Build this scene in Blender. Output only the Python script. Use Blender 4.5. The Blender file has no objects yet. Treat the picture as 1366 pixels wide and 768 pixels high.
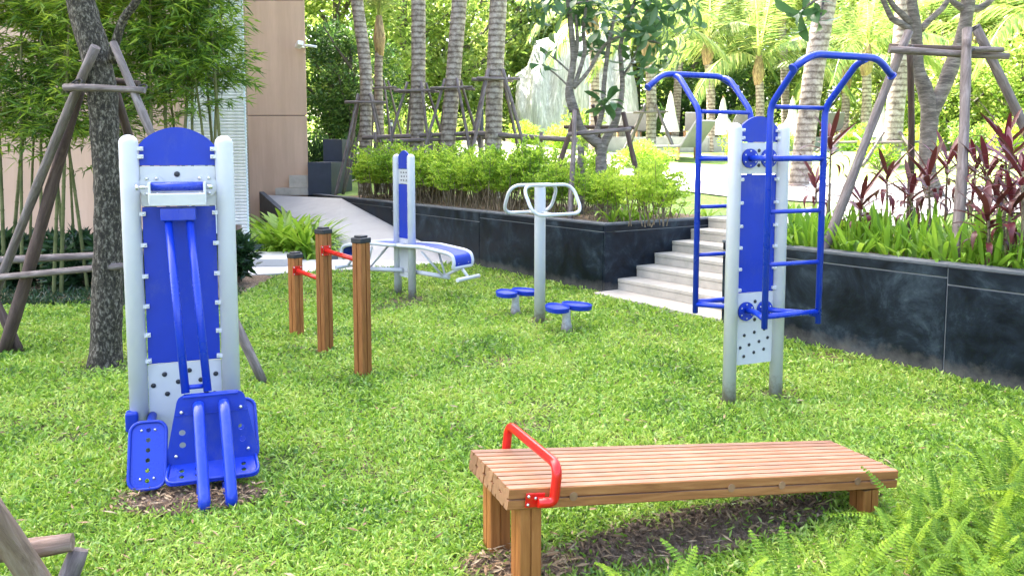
import bpy, bmesh, math, random
import numpy as np
from mathutils import Vector, Matrix

random.seed(7)
rng = np.random.default_rng(11)
SC = bpy.context.scene
COL = SC.collection
R = math.radians
PI = math.pi

# ------------------------------------------------------------------ camera, sky, sun, exposure
CAM_Z = 1.6
PITCH = R(5.0)
FPX, CX, PY0 = 1060.0, 683.0, 303.0
cam_d = bpy.data.cameras.new('camera')
cam_d.sensor_width = 36.0
cam_d.lens = 36.0 * FPX / 1366.0
cam_d.shift_y = -(384.0 - PY0) / 1366.0
cam_d.clip_start = 0.05
cam_d.clip_end = 2000
cam = bpy.data.objects.new('camera', cam_d)
cam.location = (0, 0, CAM_Z)
cam.rotation_euler = (R(90) - PITCH, 0, 0)
COL.objects.link(cam)
SC.camera = cam

SUN_AZ = R(-48.0)      # degrees clockwise from +Y: behind the scene, to the left
SUN_EL = R(56.0)
world = bpy.data.worlds.new('World')
SC.world = world
world.use_nodes = True
wn = world.node_tree
bg = wn.nodes['Background']
sky = wn.nodes.new('ShaderNodeTexSky')
sky.sky_type = 'NISHITA'
sky.sun_disc = False
sky.sun_elevation = SUN_EL
sky.sun_rotation = SUN_AZ
sky.air_density = 0.8
sky.dust_density = 6.0
sky.ozone_density = 0.6
wn.links.new(sky.outputs[0], bg.inputs[0])
bg.inputs[1].default_value = 0.15
sd = bpy.data.lights.new('sun', 'SUN')
sd.energy = 4.6
sd.angle = R(0.53)
sd.color = (1.0, 0.955, 0.88)
sun = bpy.data.objects.new('sun', sd)
COL.objects.link(sun)
to_sun = Vector((math.sin(SUN_AZ) * math.cos(SUN_EL), math.cos(SUN_AZ) * math.cos(SUN_EL), math.sin(SUN_EL)))
sun.rotation_euler = to_sun.to_track_quat('Z', 'Y').to_euler()
sun.location = to_sun * 60
SC.view_settings.view_transform = 'Standard'
SC.view_settings.look = 'None'
SC.view_settings.exposure = 3.2
SC.view_settings.gamma = 1.0
try:
    SC.cycles.max_bounces = 7
    SC.cycles.diffuse_bounces = 4
    SC.cycles.glossy_bounces = 3
    SC.cycles.transmission_bounces = 5
    SC.cycles.use_denoising = True
    SC.cycles.sample_clamp_indirect = 8
except Exception:
    pass

# ------------------------------------------------------------------ survey helpers
CP, SP = math.cos(PITCH), math.sin(PITCH)
def ray(px, py):
    u = (px - CX) / FPX; v = (PY0 - py) / FPX
    return Vector((u, CP + v * SP, -SP + v * CP))
def at(px, py, Y):
    d = ray(px, py)
    return Vector((0, 0, CAM_Z)) + d * (Y / d.y)
def G(px, py, z=0.0):
    d = ray(px, py)
    return Vector((0, 0, CAM_Z)) + d * ((z - CAM_Z) / d.z)

# ------------------------------------------------------------------ materials
def srgb(r, g, b):
    f = lambda c: (c / 12.92) if c <= 0.04045 else ((c + 0.055) / 1.055) ** 2.4
    return (f(r / 255), f(g / 255), f(b / 255), 1)

def newmat(name):
    m = bpy.data.materials.new(name); m.use_nodes = True
    nt = m.node_tree
    return m, nt, nt.nodes['Principled BSDF']

def noise(nt, scale, detail=5, rough=0.6, coords='Object', stretch=None, dist=0.0):
    tc = nt.nodes.new('ShaderNodeTexCoord')
    n = nt.nodes.new('ShaderNodeTexNoise')
    n.inputs['Scale'].default_value = scale
    n.inputs['Detail'].default_value = detail
    n.inputs['Roughness'].default_value = rough
    n.inputs['Distortion'].default_value = dist
    if coords == 'World':
        g = nt.nodes.new('ShaderNodeNewGeometry'); src = g.outputs['Position']
    else:
        src = tc.outputs[coords]
    if stretch:
        mp = nt.nodes.new('ShaderNodeMapping'); mp.inputs['Scale'].default_value = stretch
        nt.links.new(src, mp.inputs[0]); src = mp.outputs[0]
    nt.links.new(src, n.inputs['Vector'])
    return n

def ramp(nt, src, stops):
    r = nt.nodes.new('ShaderNodeValToRGB')
    el = r.color_ramp.elements
    while len(el) < len(stops): el.new(0.5)
    for e, (p, c) in zip(el, stops):
        e.position = p; e.color = c if len(c) == 4 else (*c, 1)
    nt.links.new(src, r.inputs[0])
    return r

def bump(nt, bsdf, src, strength, dist):
    b = nt.nodes.new('ShaderNodeBump')
    b.inputs['Strength'].default_value = strength; b.inputs['Distance'].default_value = dist
    nt.links.new(src, b.inputs['Height']); nt.links.new(b.outputs[0], bsdf.inputs['Normal'])
    return b

def paint(name, c, rough=0.35, metal=0.0, coat=0.0, var=0.12, dirt=0.0, scale=9, scuff=0.0):
    m, nt, b = newmat(name)
    n = noise(nt, scale, 6, 0.65)
    lo = tuple(x * (1 - var) for x in c[:3]); hi = tuple(min(1, x * (1 + var)) for x in c[:3])
    r = ramp(nt, n.outputs[0], [(0.3, lo), (0.7, hi)])
    nt.links.new(r.outputs[0], b.inputs['Base Color'])
    rr = ramp(nt, n.outputs[0], [(0.3, (rough * 0.8,) * 3), (0.75, (min(1, rough * 1.35),) * 3)])
    nt.links.new(rr.outputs[0], b.inputs['Roughness'])
    b.inputs['Metallic'].default_value = metal
    b.inputs['Coat Weight'].default_value = coat
    b.inputs['Coat Roughness'].default_value = 0.15
    b.inputs['Specular IOR Level'].default_value = 0.4
    if scuff:
        ns = noise(nt, 13, 10, 0.8, 'Object', (1, 1, .5)); nb = noise(nt, 2.5, 3, 0.5)
        mu = nt.nodes.new('ShaderNodeMath'); mu.operation = 'MULTIPLY'; nt.links.new(ns.outputs[0], mu.inputs[0]); nt.links.new(nb.outputs[0], mu.inputs[1])
        sr = ramp(nt, mu.outputs[0], [(0.27, (0, 0, 0)), (0.42, (scuff,) * 3)])
        mx = nt.nodes.new('ShaderNodeMix'); mx.data_type = 'RGBA'
        nt.links.new(sr.outputs[0], mx.inputs[0]); nt.links.new(r.outputs[0], mx.inputs[6]); mx.inputs[7].default_value = (0.20, 0.22, 0.28, 1)
        nt.links.new(mx.outputs[2], b.inputs['Base Color'])
    if dirt:
        tc = nt.nodes.new('ShaderNodeTexCoord'); sx = nt.nodes.new('ShaderNodeSeparateXYZ'); nt.links.new(tc.outputs['Object'], sx.inputs[0])
        nd = noise(nt, 24, 8, 0.75)
        ma = nt.nodes.new('ShaderNodeMath'); ma.operation = 'MULTIPLY_ADD'; ma.inputs[1].default_value = 0.34; ma.inputs[2].default_value = -0.03
        nt.links.new(nd.outputs[0], ma.inputs[0])
        sb = nt.nodes.new('ShaderNodeMath'); sb.operation = 'SUBTRACT'; nt.links.new(ma.outputs[0], sb.inputs[0]); nt.links.new(sx.outputs[2], sb.inputs[1])
        dr = ramp(nt, sb.outputs[0], [(0.0, (0, 0, 0)), (0.12, (0.75,) * 3)])
        mx = nt.nodes.new('ShaderNodeMix'); mx.data_type = 'RGBA'
        nt.links.new(dr.outputs[0], mx.inputs[0]); nt.links.new(r.outputs[0], mx.inputs[6]); mx.inputs[7].default_value = (0.16, 0.12, 0.08, 1)
        nt.links.new(mx.outputs[2], b.inputs['Base Color'])
    n2 = noise(nt, 55, 3, 0.5)
    bump(nt, b, n2.outputs[0], 0.04, 0.002)
    return m

def leafmat(name, cols, trans=0.4, rough=0.45, spec=0.4, tcol=None, patch=0.0, ow=0.2):
    m, nt, b = newmat(name)
    g = nt.nodes.new('ShaderNodeNewGeometry')
    oi = nt.nodes.new('ShaderNodeObjectInfo')
    mx = nt.nodes.new('ShaderNodeMath'); mx.operation = 'MULTIPLY_ADD'
    mx.inputs[1].default_value = 1 - ow; nt.links.new(g.outputs['Random Per Island'], mx.inputs[0])
    m2 = nt.nodes.new('ShaderNodeMath'); m2.operation = 'MULTIPLY'; m2.inputs[1].default_value = ow
    nt.links.new(oi.outputs['Random'], m2.inputs[0]); nt.links.new(m2.outputs[0], mx.inputs[2])
    fac = mx.outputs[0]
    if patch:
        pn = noise(nt, patch, 4, 0.6, 'World')
        a = nt.nodes.new('ShaderNodeMath'); a.operation = 'MULTIPLY_ADD'; a.inputs[1].default_value = 1.7; a.inputs[2].default_value = -0.85
        nt.links.new(pn.outputs[0], a.inputs[0])
        s = nt.nodes.new('ShaderNodeMath'); s.operation = 'ADD'; s.use_clamp = True
        nt.links.new(fac, s.inputs[0]); nt.links.new(a.outputs[0], s.inputs[1]); fac = s.outputs[0]
    k = len(cols)
    r = ramp(nt, fac, [((i / (k - 1)) if k > 1 else 0, c) for i, c in enumerate(cols)])
    nt.links.new(r.outputs[0], b.inputs['Base Color'])
    b.inputs['Roughness'].default_value = rough
    b.inputs['Specular IOR Level'].default_value = spec
    t = nt.nodes.new('ShaderNodeBsdfTranslucent')
    hs = nt.nodes.new('ShaderNodeHueSaturation'); hs.inputs['Value'].default_value = 1.35; hs.inputs['Hue'].default_value = 0.492
    nt.links.new(r.outputs[0], hs.inputs['Color']); nt.links.new(hs.outputs[0], t.inputs[0])
    if tcol: nt.links.remove(nt.links[-1]); t.inputs[0].default_value = tcol
    mix = nt.nodes.new('ShaderNodeMixShader'); mix.inputs[0].default_value = trans
    out = nt.nodes['Material Output']
    nt.links.new(b.outputs[0], mix.inputs[1]); nt.links.new(t.outputs[0], mix.inputs[2]); nt.links.new(mix.outputs[0], out.inputs[0])
    return m

M = {}
M['silver'] = paint('silver_powder_coat', srgb(194, 196, 200), 0.38, 0.0, 0.15, 0.03, 1)
M['plate'] = paint('pale_plate', srgb(190, 192, 193), 0.4, 0.0, 0.2, 0.04)
M['white'] = paint('white_bracket', srgb(205, 207, 210), 0.35, 0, 0.3, 0.04)
M['blue'] = paint('blue_panel_paint', (0.005, 0.032, 0.36, 1), 0.42, 0.0, 0.0, 0.12, 0, 3, 0.22)
M['blue_tube'] = paint('blue_tube_paint', (0.005, 0.034, 0.40, 1), 0.28, 0.0, 0.12, 0.10, 0, 3, 0.16)
M['red'] = paint('red_tube_paint', (0.52, 0.010, 0.006, 1), 0.3, 0.0, 0.2, 0.04)
M['black'] = paint('black_plastic', (0.02, 0.022, 0.027, 1), 0.4, 0, 0.1, 0.2)
M['steel'] = paint('bright_bolt_steel', (0.62, 0.62, 0.62, 1), 0.25, 0.9, 0, 0.1)
M['camera_white'] = paint('camera_housing', (0.8, 0.8, 0.8, 1), 0.4)

def woodmat(name, c1, c2, c3, axis=(1, 1, 12), rough=0.55, bs=0.25, sky_sheen=False):
    m, nt, b = newmat(name)
    oi = nt.nodes.new('ShaderNodeObjectInfo')
    n = noise(nt, 3.5, 8, 0.62, 'Object', axis, 0.8)
    # shift per object
    mp = [x for x in nt.nodes if x.bl_idname == 'ShaderNodeMapping'][0]
    cb = nt.nodes.new('ShaderNodeCombineXYZ'); ml = nt.nodes.new('ShaderNodeMath'); ml.operation = 'MULTIPLY'; ml.inputs[1].default_value = 17.0
    nt.links.new(oi.outputs['Random'], ml.inputs[0])
    for i in range(3): nt.links.new(ml.outputs[0], cb.inputs[i])
    nt.links.new(cb.outputs[0], mp.inputs['Location'])
    r = ramp(nt, n.outputs[0], [(0.28, c1), (0.5, c2), (0.74, c3)])
    hs = nt.nodes.new('ShaderNodeHueSaturation')
    v = nt.nodes.new('ShaderNodeMapRange'); v.inputs[3].default_value = 0.82; v.inputs[4].default_value = 1.15
    nt.links.new(oi.outputs['Random'], v.inputs[0]); nt.links.new(v.outputs[0], hs.inputs['Value'])
    src = r.outputs[0]
    if sky_sheen:  # pale sky reflection painted into the colour of upward faces
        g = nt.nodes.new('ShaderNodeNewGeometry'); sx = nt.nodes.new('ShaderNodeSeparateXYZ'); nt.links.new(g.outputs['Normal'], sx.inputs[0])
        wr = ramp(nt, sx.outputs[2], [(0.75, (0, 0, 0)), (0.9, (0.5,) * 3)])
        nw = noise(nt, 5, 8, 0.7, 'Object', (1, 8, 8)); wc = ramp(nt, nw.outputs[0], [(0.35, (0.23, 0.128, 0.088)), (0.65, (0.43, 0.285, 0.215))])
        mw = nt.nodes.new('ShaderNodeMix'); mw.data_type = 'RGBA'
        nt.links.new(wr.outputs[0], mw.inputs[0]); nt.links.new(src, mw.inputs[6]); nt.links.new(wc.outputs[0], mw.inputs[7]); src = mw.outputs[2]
    nt.links.new(src, hs.inputs['Color']); nt.links.new(hs.outputs[0], b.inputs['Base Color'])
    b.inputs['Roughness'].default_value = rough
    b.inputs['Specular IOR Level'].default_value = 0.35
    bump(nt, b, n.outputs[0], bs, 0.004)
    return m
M['wood_x'] = woodmat('bench_timber', (0.17, 0.062, 0.018), (0.275, 0.112, 0.034), (0.37, 0.172, 0.06), (1.2, 14, 14), sky_sheen=True)
M['wood_z'] = woodmat('post_timber', (0.18, 0.060, 0.014), (0.285, 0.108, 0.027), (0.37, 0.16, 0.048), (14, 14, 1.2))
M['wood_end'] = woodmat('timber_end_grain', (0.16, 0.085, 0.04), (0.24, 0.13, 0.065), (0.3, 0.17, 0.09), (6, 6, 6))
M['groove'] = paint('timber_groove', (0.06, 0.025, 0.012, 1), 0.8)

def polemat(name, c1, c2, c3):
    m, nt, b = newmat(name)
    n = noise(nt, 3.0, 9, 0.7, 'Object', (9, 9, 1.3), 0.6)
    n2 = noise(nt, 4.5, 3, 0.5, 'Object', (1, 1, 1))
    r = ramp(nt, n.outputs[0], [(0.3, c1), (0.5, c2), (0.7, c3)])
    k = ramp(nt, n2.outputs[0], [(0.60, (1, 1, 1)), (0.72, (0.35, 0.3, 0.26))])
    mx = nt.nodes.new('ShaderNodeMix'); mx.data_type = 'RGBA'; mx.blend_type = 'MULTIPLY'; mx.inputs[0].default_value = 1
    nt.links.new(r.outputs[0], mx.inputs[6]); nt.links.new(k.outputs[0], mx.inputs[7])
    nt.links.new(mx.outputs[2], b.inputs['Base Color']); b.inputs['Roughness'].default_value = 0.8
    bump(nt, b, n.outputs[0], 0.7, 0.008)
    return m
M['pole'] = polemat('weathered_pole', (0.06, 0.046, 0.040), (0.145, 0.118, 0.107), (0.28, 0.24, 0.225))
M['pole_warm'] = polemat('barked_pole', (0.09, 0.058, 0.04), (0.21, 0.14, 0.10), (0.33, 0.25, 0.21))
M['pole_dark'] = polemat('dark_pole', (0.035, 0.022, 0.018), (0.07, 0.042, 0.032), (0.13, 0.09, 0.07))
M['rope'] = paint('black_rubber_tie', (0.03, 0.028, 0.025, 1), 0.8)

def barkmat(name, c1, c2, c3, sc=(5, 5, 2.2), scale=6, bs=0.9, bd=0.03, lich=None):
    m, nt, b = newmat(name)
    n = noise(nt, scale, 9, 0.72, 'Object', sc, 0.4)
    r = ramp(nt, n.outputs[0], [(0.36, c1), (0.5, c2), (0.63, c3)])
    src = r.outputs[0]
    if lich:
        n2 = noise(nt, 2.3, 6, 0.7)
        rr = ramp(nt, n2.outputs[0], [(0.5, (0, 0, 0)), (0.66, (1, 1, 1))])
        mx = nt.nodes.new('ShaderNodeMix'); mx.data_type = 'RGBA'
        nt.links.new(rr.outputs[0], mx.inputs[0]); nt.links.new(src, mx.inputs[6]); mx.inputs[7].default_value = (*lich, 1)
        src = mx.outputs[2]
    nt.links.new(src, b.inputs['Base Color']); b.inputs['Roughness'].default_value = 0.9
    bump(nt, b, n.outputs[0], bs, bd)
    return m
M['bark_dark'] = barkmat('rough_dark_bark', (0.014, 0.012, 0.008), (0.055, 0.046, 0.03), (0.30, 0.27, 0.21), (4.6, 4.6, 2.4), 11, 1.0, 0.04)
M['bark_grey'] = barkmat('smooth_grey_bark', (0.04, 0.034, 0.028), (0.09, 0.078, 0.066), (0.175, 0.155, 0.132), (1.2, 1.2, 5), 5, 0.5, 0.01)
M['bark_pale'] = barkmat('pale_stem_bark', (0.07, 0.06, 0.05), (0.16, 0.14, 0.12), (0.27, 0.24, 0.21), (1.2, 1.2, 5), 5, 0.5, 0.01)
M['culm'] = barkmat('bamboo_culm', (0.06, 0.075, 0.02), (0.12, 0.13, 0.04), (0.22, 0.20, 0.09), (1, 1, 1), 2, 0.1, 0.004)
M['twig'] = barkmat('shrub_stem', (0.08, 0.06, 0.035), (0.17, 0.13, 0.08), (0.28, 0.23, 0.15), (3, 3, 1), 6, 0.4, 0.004)

def palmbark(name):
    m, nt, b = newmat(name)
    tc = nt.nodes.new('ShaderNodeTexCoord')
    w = nt.nodes.new('ShaderNodeTexWave'); w.bands_direction = 'Z'; w.wave_type = 'BANDS'
    w.inputs['Scale'].default_value = 2.9; w.inputs['Distortion'].default_value = 2.6; w.inputs['Detail'].default_value = 6; w.inputs['Detail Scale'].default_value = 3.5; w.inputs['Detail Roughness'].default_value = 0.75
    nt.links.new(tc.outputs['Object'], w.inputs['Vector'])
    r = ramp(nt, w.outputs[0], [(0.06, (0.19, 0.15, 0.12)), (0.22, (0.33, 0.28, 0.23)), (0.8, (0.42, 0.37, 0.31))])
    n = noise(nt, 9, 6, 0.7)
    r2 = ramp(nt, n.outputs[0], [(0.38, (0.42, 0.38, 0.34)), (0.6, (1, 1, 1))])
    mx = nt.nodes.new('ShaderNodeMix'); mx.data_type = 'RGBA'; mx.blend_type = 'MULTIPLY'; mx.inputs[0].default_value = 1
    nt.links.new(r.outputs[0], mx.inputs[6]); nt.links.new(r2.outputs[0], mx.inputs[7])
    nt.links.new(mx.outputs[2], b.inputs['Base Color']); b.inputs['Roughness'].default_value = 0.85
    bump(nt, b, n.outputs[0], 0.8, 0.02)
    return m
M['palm_bark'] = palmbark('ringed_palm_bark')
M['sheath'] = barkmat('palm_sheath', (0.12, 0.08, 0.04), (0.28, 0.2, 0.1), (0.42, 0.33, 0.16), (4, 4, 1), 5, 0.6, 0.01)

# leaves
M['grass'] = leafmat('lawn_blades', [(0.065, 0.16, 0.016), (0.145, 0.29, 0.026), (0.235, 0.405, 0.042), (0.33, 0.475, 0.07), (0.40, 0.49, 0.11)], 0.35, 0.36, 0.6, patch=1.3)
M['bamboo_leaf'] = leafmat('bamboo_leaves', [(0.03, 0.085, 0.012), (0.09, 0.185, 0.018), (0.19, 0.31, 0.028), (0.36, 0.46, 0.05)], 0.42, 0.42, patch=0.7)
M['hedge'] = leafmat('hedge_leaves', [(0.09, 0.20, 0.018), (0.20, 0.36, 0.028), (0.34, 0.50, 0.05), (0.46, 0.58, 0.08)], 0.5, 0.5, patch=0.9)
M['strap'] = leafmat('strap_leaves', [(0.08, 0.19, 0.018), (0.20, 0.36, 0.03), (0.37, 0.52, 0.06)], 0.42, 0.4, ow=.4)
M['lime'] = leafmat('lime_fern_leaves', [(0.05, 0.14, 0.014), (0.14, 0.29, 0.024), (0.28, 0.43, 0.045)], 0.45, 0.4, ow=.5)
M['fern'] = leafmat('sword_fern_leaflets', [(0.04, 0.11, 0.009), (0.13, 0.245, 0.015), (0.30, 0.42, 0.03)], 0.34, 0.6, 0.25, ow=0.7)
M['darkleaf'] = leafmat('dark_shrub_leaves', [(0.012, 0.035, 0.014), (0.025, 0.065, 0.022), (0.045, 0.10, 0.03)], 0.25, 0.35, 0.5)
M['plumeria'] = leafmat('plumeria_leaves', [(0.022, 0.06, 0.026), (0.048, 0.115, 0.042), (0.10, 0.20, 0.055)], 0.3, 0.35, 0.5)
M['frond'] = leafmat('coconut_leaflets', [(0.06, 0.13, 0.03), (0.12, 0.21, 0.045), (0.21, 0.28, 0.065), (0.31, 0.33, 0.11)], 0.5, 0.45)
M['crown_bright'] = leafmat('bright_crown_leaves', [(0.07, 0.14, 0.022), (0.17, 0.27, 0.045), (0.29, 0.38, 0.075), (0.40, 0.46, 0.15)], 0.42, 0.4, patch=0.35)  # yellow-green leaf tones of the bright trees
M['crown_dark'] = leafmat('dark_crown_leaves', [(0.025, 0.07, 0.018), (0.06, 0.14, 0.028), (0.14, 0.23, 0.045)], 0.35, 0.5, patch=0.5)  # darker green leaf tones, as on the evergreen
M['red_leaf'] = leafmat('cordyline_leaves', [(0.022, 0.012, 0.012), (0.045, 0.014, 0.017), (0.11, 0.018, 0.025), (0.055, 0.036, 0.018), (0.08, 0.028, 0.022)], 0.2, 0.35)
M['litter'] = leafmat('dry_leaf_litter', [(0.20, 0.12, 0.06), (0.32, 0.22, 0.12), (0.48, 0.38, 0.24)], 0.1, 0.8)

def darkwall():
    m, nt, b = newmat('dark_slate_wall')
    n = noise(nt, 2.6, 10, 0.74, 'World', None, 0.5)
    r = ramp(nt, n.outputs[0], [(0.40, (0.003, 0.005, 0.009)), (0.52, (0.008, 0.014, 0.022)), (0.62, (0.026, 0.040, 0.052)), (0.75, (0.085, 0.11, 0.125))])
    g = nt.nodes.new('ShaderNodeNewGeometry'); sx = nt.nodes.new('ShaderNodeSeparateXYZ'); nt.links.new(g.outputs['Position'], sx.inputs[0])
    n2 = noise(nt, 5, 6, 0.7, 'World')
    ad = nt.nodes.new('ShaderNodeMath'); ad.operation = 'MULTIPLY_ADD'; ad.inputs[1].default_value = 0.3; ad.inputs[2].default_value = 0
    nt.links.new(n2.outputs[0], ad.inputs[0])
    sb = nt.nodes.new('ShaderNodeMath'); sb.operation = 'SUBTRACT'; nt.links.new(ad.outputs[0], sb.inputs[0]); nt.links.new(sx.outputs[2], sb.inputs[1])
    dr = ramp(nt, sb.outputs[0], [(0.0, (0, 0, 0)), (0.14, (1, 1, 1))])
    mx = nt.nodes.new('ShaderNodeMix'); mx.data_type = 'RGBA'; nt.links.new(dr.outputs[0], mx.inputs[0])
    nt.links.new(r.outputs[0], mx.inputs[6]); mx.inputs[7].default_value = (0.10, 0.095, 0.085, 1)
    nt.links.new(mx.outputs[2], b.inputs['Base Color'])
    rr = ramp(nt, n.outputs[0], [(0.35, (0.28,) * 3), (0.7, (0.6,) * 3)]); nt.links.new(rr.outputs[0], b.inputs['Roughness']); b.inputs['Specular IOR Level'].default_value = 0.2
    bump(nt, b, n2.outputs[0], 0.15, 0.006)
    return m
M['wall'] = darkwall()

def stone(name, c, var=0.18, scale=4, rough=0.8, bs=0.2, fine=60):
    m, nt, b = newmat(name)
    n = noise(nt, scale, 9, 0.68, 'World')
    r = ramp(nt, n.outputs[0], [(0.3, tuple(x * (1 - var) for x in c)), (0.7, tuple(min(1, x * (1 + var)) for x in c))])
    nt.links.new(r.outputs[0], b.inputs['Base Color']); b.inputs['Roughness'].default_value = rough
    n2 = noise(nt, fine, 4, 0.6, 'World'); bump(nt, b, n2.outputs[0], bs, 0.004)
    return m
M['coping'] = stone('grey_coping', (0.085, 0.095, 0.105), 0.3, 5)
M['grout'] = stone('pale_joint', (0.27, 0.28, 0.28), 0.1)
M['step'] = stone('sandy_step_stone', (0.44, 0.40, 0.33), 0.16, 6)
M['riser_joint'] = stone('step_dark_joint', (0.16, 0.15, 0.14), 0.1)  # darker stone tone for the joint line on the risers
M['paving'] = stone('pale_paving', (0.36, 0.355, 0.34), 0.1, 2.5, 0.85, 0.12)
M['paver'] = stone('white_slab', (0.52, 0.51, 0.49), 0.06, 2.5, 0.8, 0.1)
M['render'] = stone('beige_wall_render', (0.62, 0.44, 0.31), 0.05, 0.7, 0.9, 0.12, 90)
def streaky():
    m = M['render']; nt = m.node_tree; b = nt.nodes['Principled BSDF']; src = b.inputs['Base Color'].links[0].from_socket
    n = noise(nt, 1.0, 7, 0.65, 'World', (2.2, 2.2, .22)); r = ramp(nt, n.outputs[0], [(0.42, (0.86, 0.84, 0.82)), (0.6, (1, 1, 1))])
    mx = nt.nodes.new('ShaderNodeMix'); mx.data_type = 'RGBA'; mx.blend_type = 'MULTIPLY'; mx.inputs[0].default_value = 1
    nt.links.new(src, mx.inputs[6]); nt.links.new(r.outputs[0], mx.inputs[7]); nt.links.new(mx.outputs[2], b.inputs['Base Color'])
streaky()
M['joint'] = stone('wall_joint', (0.19, 0.14, 0.11), 0.05)
M['graywall'] = stone('grey_terrace_stone', (0.24, 0.25, 0.25), 0.25, 3)
M['sand'] = stone('sunny_path', (0.50, 0.47, 0.41), 0.1, 1.2)
M['planter'] = stone('dark_planter_paint', (0.035, 0.045, 0.065), 0.2, 3, 0.6)
M['louvre'] = paint('pale_louvre', (0.86, 0.88, 0.88, 1), 0.5)
M['frame_alu'] = paint('pale_frame', srgb(205, 222, 226), 0.4, 0.1)
M['canvas'] = paint('umbrella_canvas', (0.78, 0.76, 0.70, 1), 0.9)
M['teak'] = woodmat('teak', (0.24, 0.13, 0.07), (0.33, 0.19, 0.1), (0.42, 0.26, 0.15), (3, 3, 3))
M['mesh_fabric'] = paint('grey_sling_fabric', (0.16, 0.165, 0.17, 1), 0.9)
m, nt, b = newmat('tinted_glass'); b.inputs['Base Color'].default_value = (0.80, 0.93, 0.93, 1); b.inputs['Roughness'].default_value = 0.02
b.inputs['Transmission Weight'].default_value = 1.0; b.inputs['IOR'].default_value = 1.45; M['glass'] = m
m, nt, b = newmat('falling_water')
n = noise(nt, 2.2, 8, 0.7, 'Object', (5, 5, 0.5)); r = ramp(nt, n.outputs[0], [(0.3, (0.22, 0.24, 0.21)), (0.52, (0.46, 0.48, 0.45)), (0.65, (0.72, 0.74, 0.72))])
nt.links.new(r.outputs[0], b.inputs['Base Color']); b.inputs['Roughness'].default_value = 0.35; bump(nt, b, n.outputs[0], 0.8, 0.08); M['water'] = m
M['rock'] = stone('pale_rock', (0.36, 0.37, 0.34), 0.3, 1.5)

# soil / lawn ground with bare patches
SOIL = []   # (x, y, radius x, radius y, angle)
def groundmat():
    m, nt, b = newmat('lawn_soil')
    n = noise(nt, 26, 8, 0.75, 'World')
    n1 = noise(nt, 2.0, 5, 0.6, 'World')
    soil = ramp(nt, n.outputs[0], [(0.3, (0.085, 0.052, 0.03)), (0.5, (0.17, 0.11, 0.065)), (0.7, (0.29, 0.205, 0.125))])
    grn = ramp(nt, n.outputs[0], [(0.35, (0.035, 0.06, 0.012)), (0.6, (0.09, 0.14, 0.025))])
    f = ramp(nt, n1.outputs[0], [(0.45, (1, 1, 1)), (0.66, (0, 0, 0))])
    mx = nt.nodes.new('ShaderNodeMix'); mx.data_type = 'RGBA'
    nt.links.new(f.outputs[0], mx.inputs[0]); nt.links.new(soil.outputs[0], mx.inputs[6]); nt.links.new(grn.outputs[0], mx.inputs[7])
    nt.links.new(mx.outputs[2], b.inputs['Base Color']); b.inputs['Roughness'].default_value = 0.95
    bump(nt, b, n.outputs[0], 0.9, 0.03)
    return m
M['ground'] = groundmat()
def soilmat():
    m, nt, b = newmat('bare_soil')
    n = noise(nt, 30, 9, 0.78, 'World')
    r = ramp(nt, n.outputs[0], [(0.36, (0.09, 0.058, 0.036)), (0.5, (0.235, 0.16, 0.10)), (0.64, (0.42, 0.31, 0.21))])
    nt.links.new(r.outputs[0], b.inputs['Base Color']); b.inputs['Roughness'].default_value = 0.95
    bump(nt, b, n.outputs[0], 1.0, 0.04)
    return m
M['soil'] = soilmat()
def gardenmat():
    m, nt, b = newmat('garden_turf')
    n = noise(nt, 9, 8, 0.7, 'World')
    r = ramp(nt, n.outputs[0], [(0.3, (0.11, 0.19, 0.04)), (0.6, (0.22, 0.32, 0.07)), (0.8, (0.32, 0.38, 0.13))])
    nt.links.new(r.outputs[0], b.inputs['Base Color']); b.inputs['Roughness'].default_value = 0.95
    bump(nt, b, n.outputs[0], 0.8, 0.05)
    return m
M['turf'] = gardenmat()

# ------------------------------------------------------------------ object helpers
def tag(o, label=None, cat=None, group=None, kind=None):
    if label: o['label'] = label
    if cat: o['category'] = cat
    if group: o['group'] = group
    if kind: o['kind'] = kind
    return o

def empty(name, loc=(0, 0, 0), rz=0.0, label=None, cat=None, group=None):
    o = bpy.data.objects.new(name, None); COL.objects.link(o)
    o.empty_display_size = 0.1
    o.location = loc; o.rotation_euler = (0, 0, rz)
    return tag(o, label, cat, group)

def link(name, me, parent=None, mat=None, loc=None, rot=None, scale=None):
    o = bpy.data.objects.new(name, me); COL.objects.link(o)
    if mat is not None and len(me.materials) == 0: me.materials.append(mat)
    if parent: o.parent = parent
    if loc is not None: o.location = loc
    if rot is not None: o.rotation_euler = rot
    if scale is not None: o.scale = (scale,) * 3 if isinstance(scale, (int, float)) else scale
    return o

def copy_tree(o, parent=None):
    c = o.copy(); COL.objects.link(c)
    if parent: c.parent = parent
    for ch in list(o.children): copy_tree(ch, c)
    return c

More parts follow.
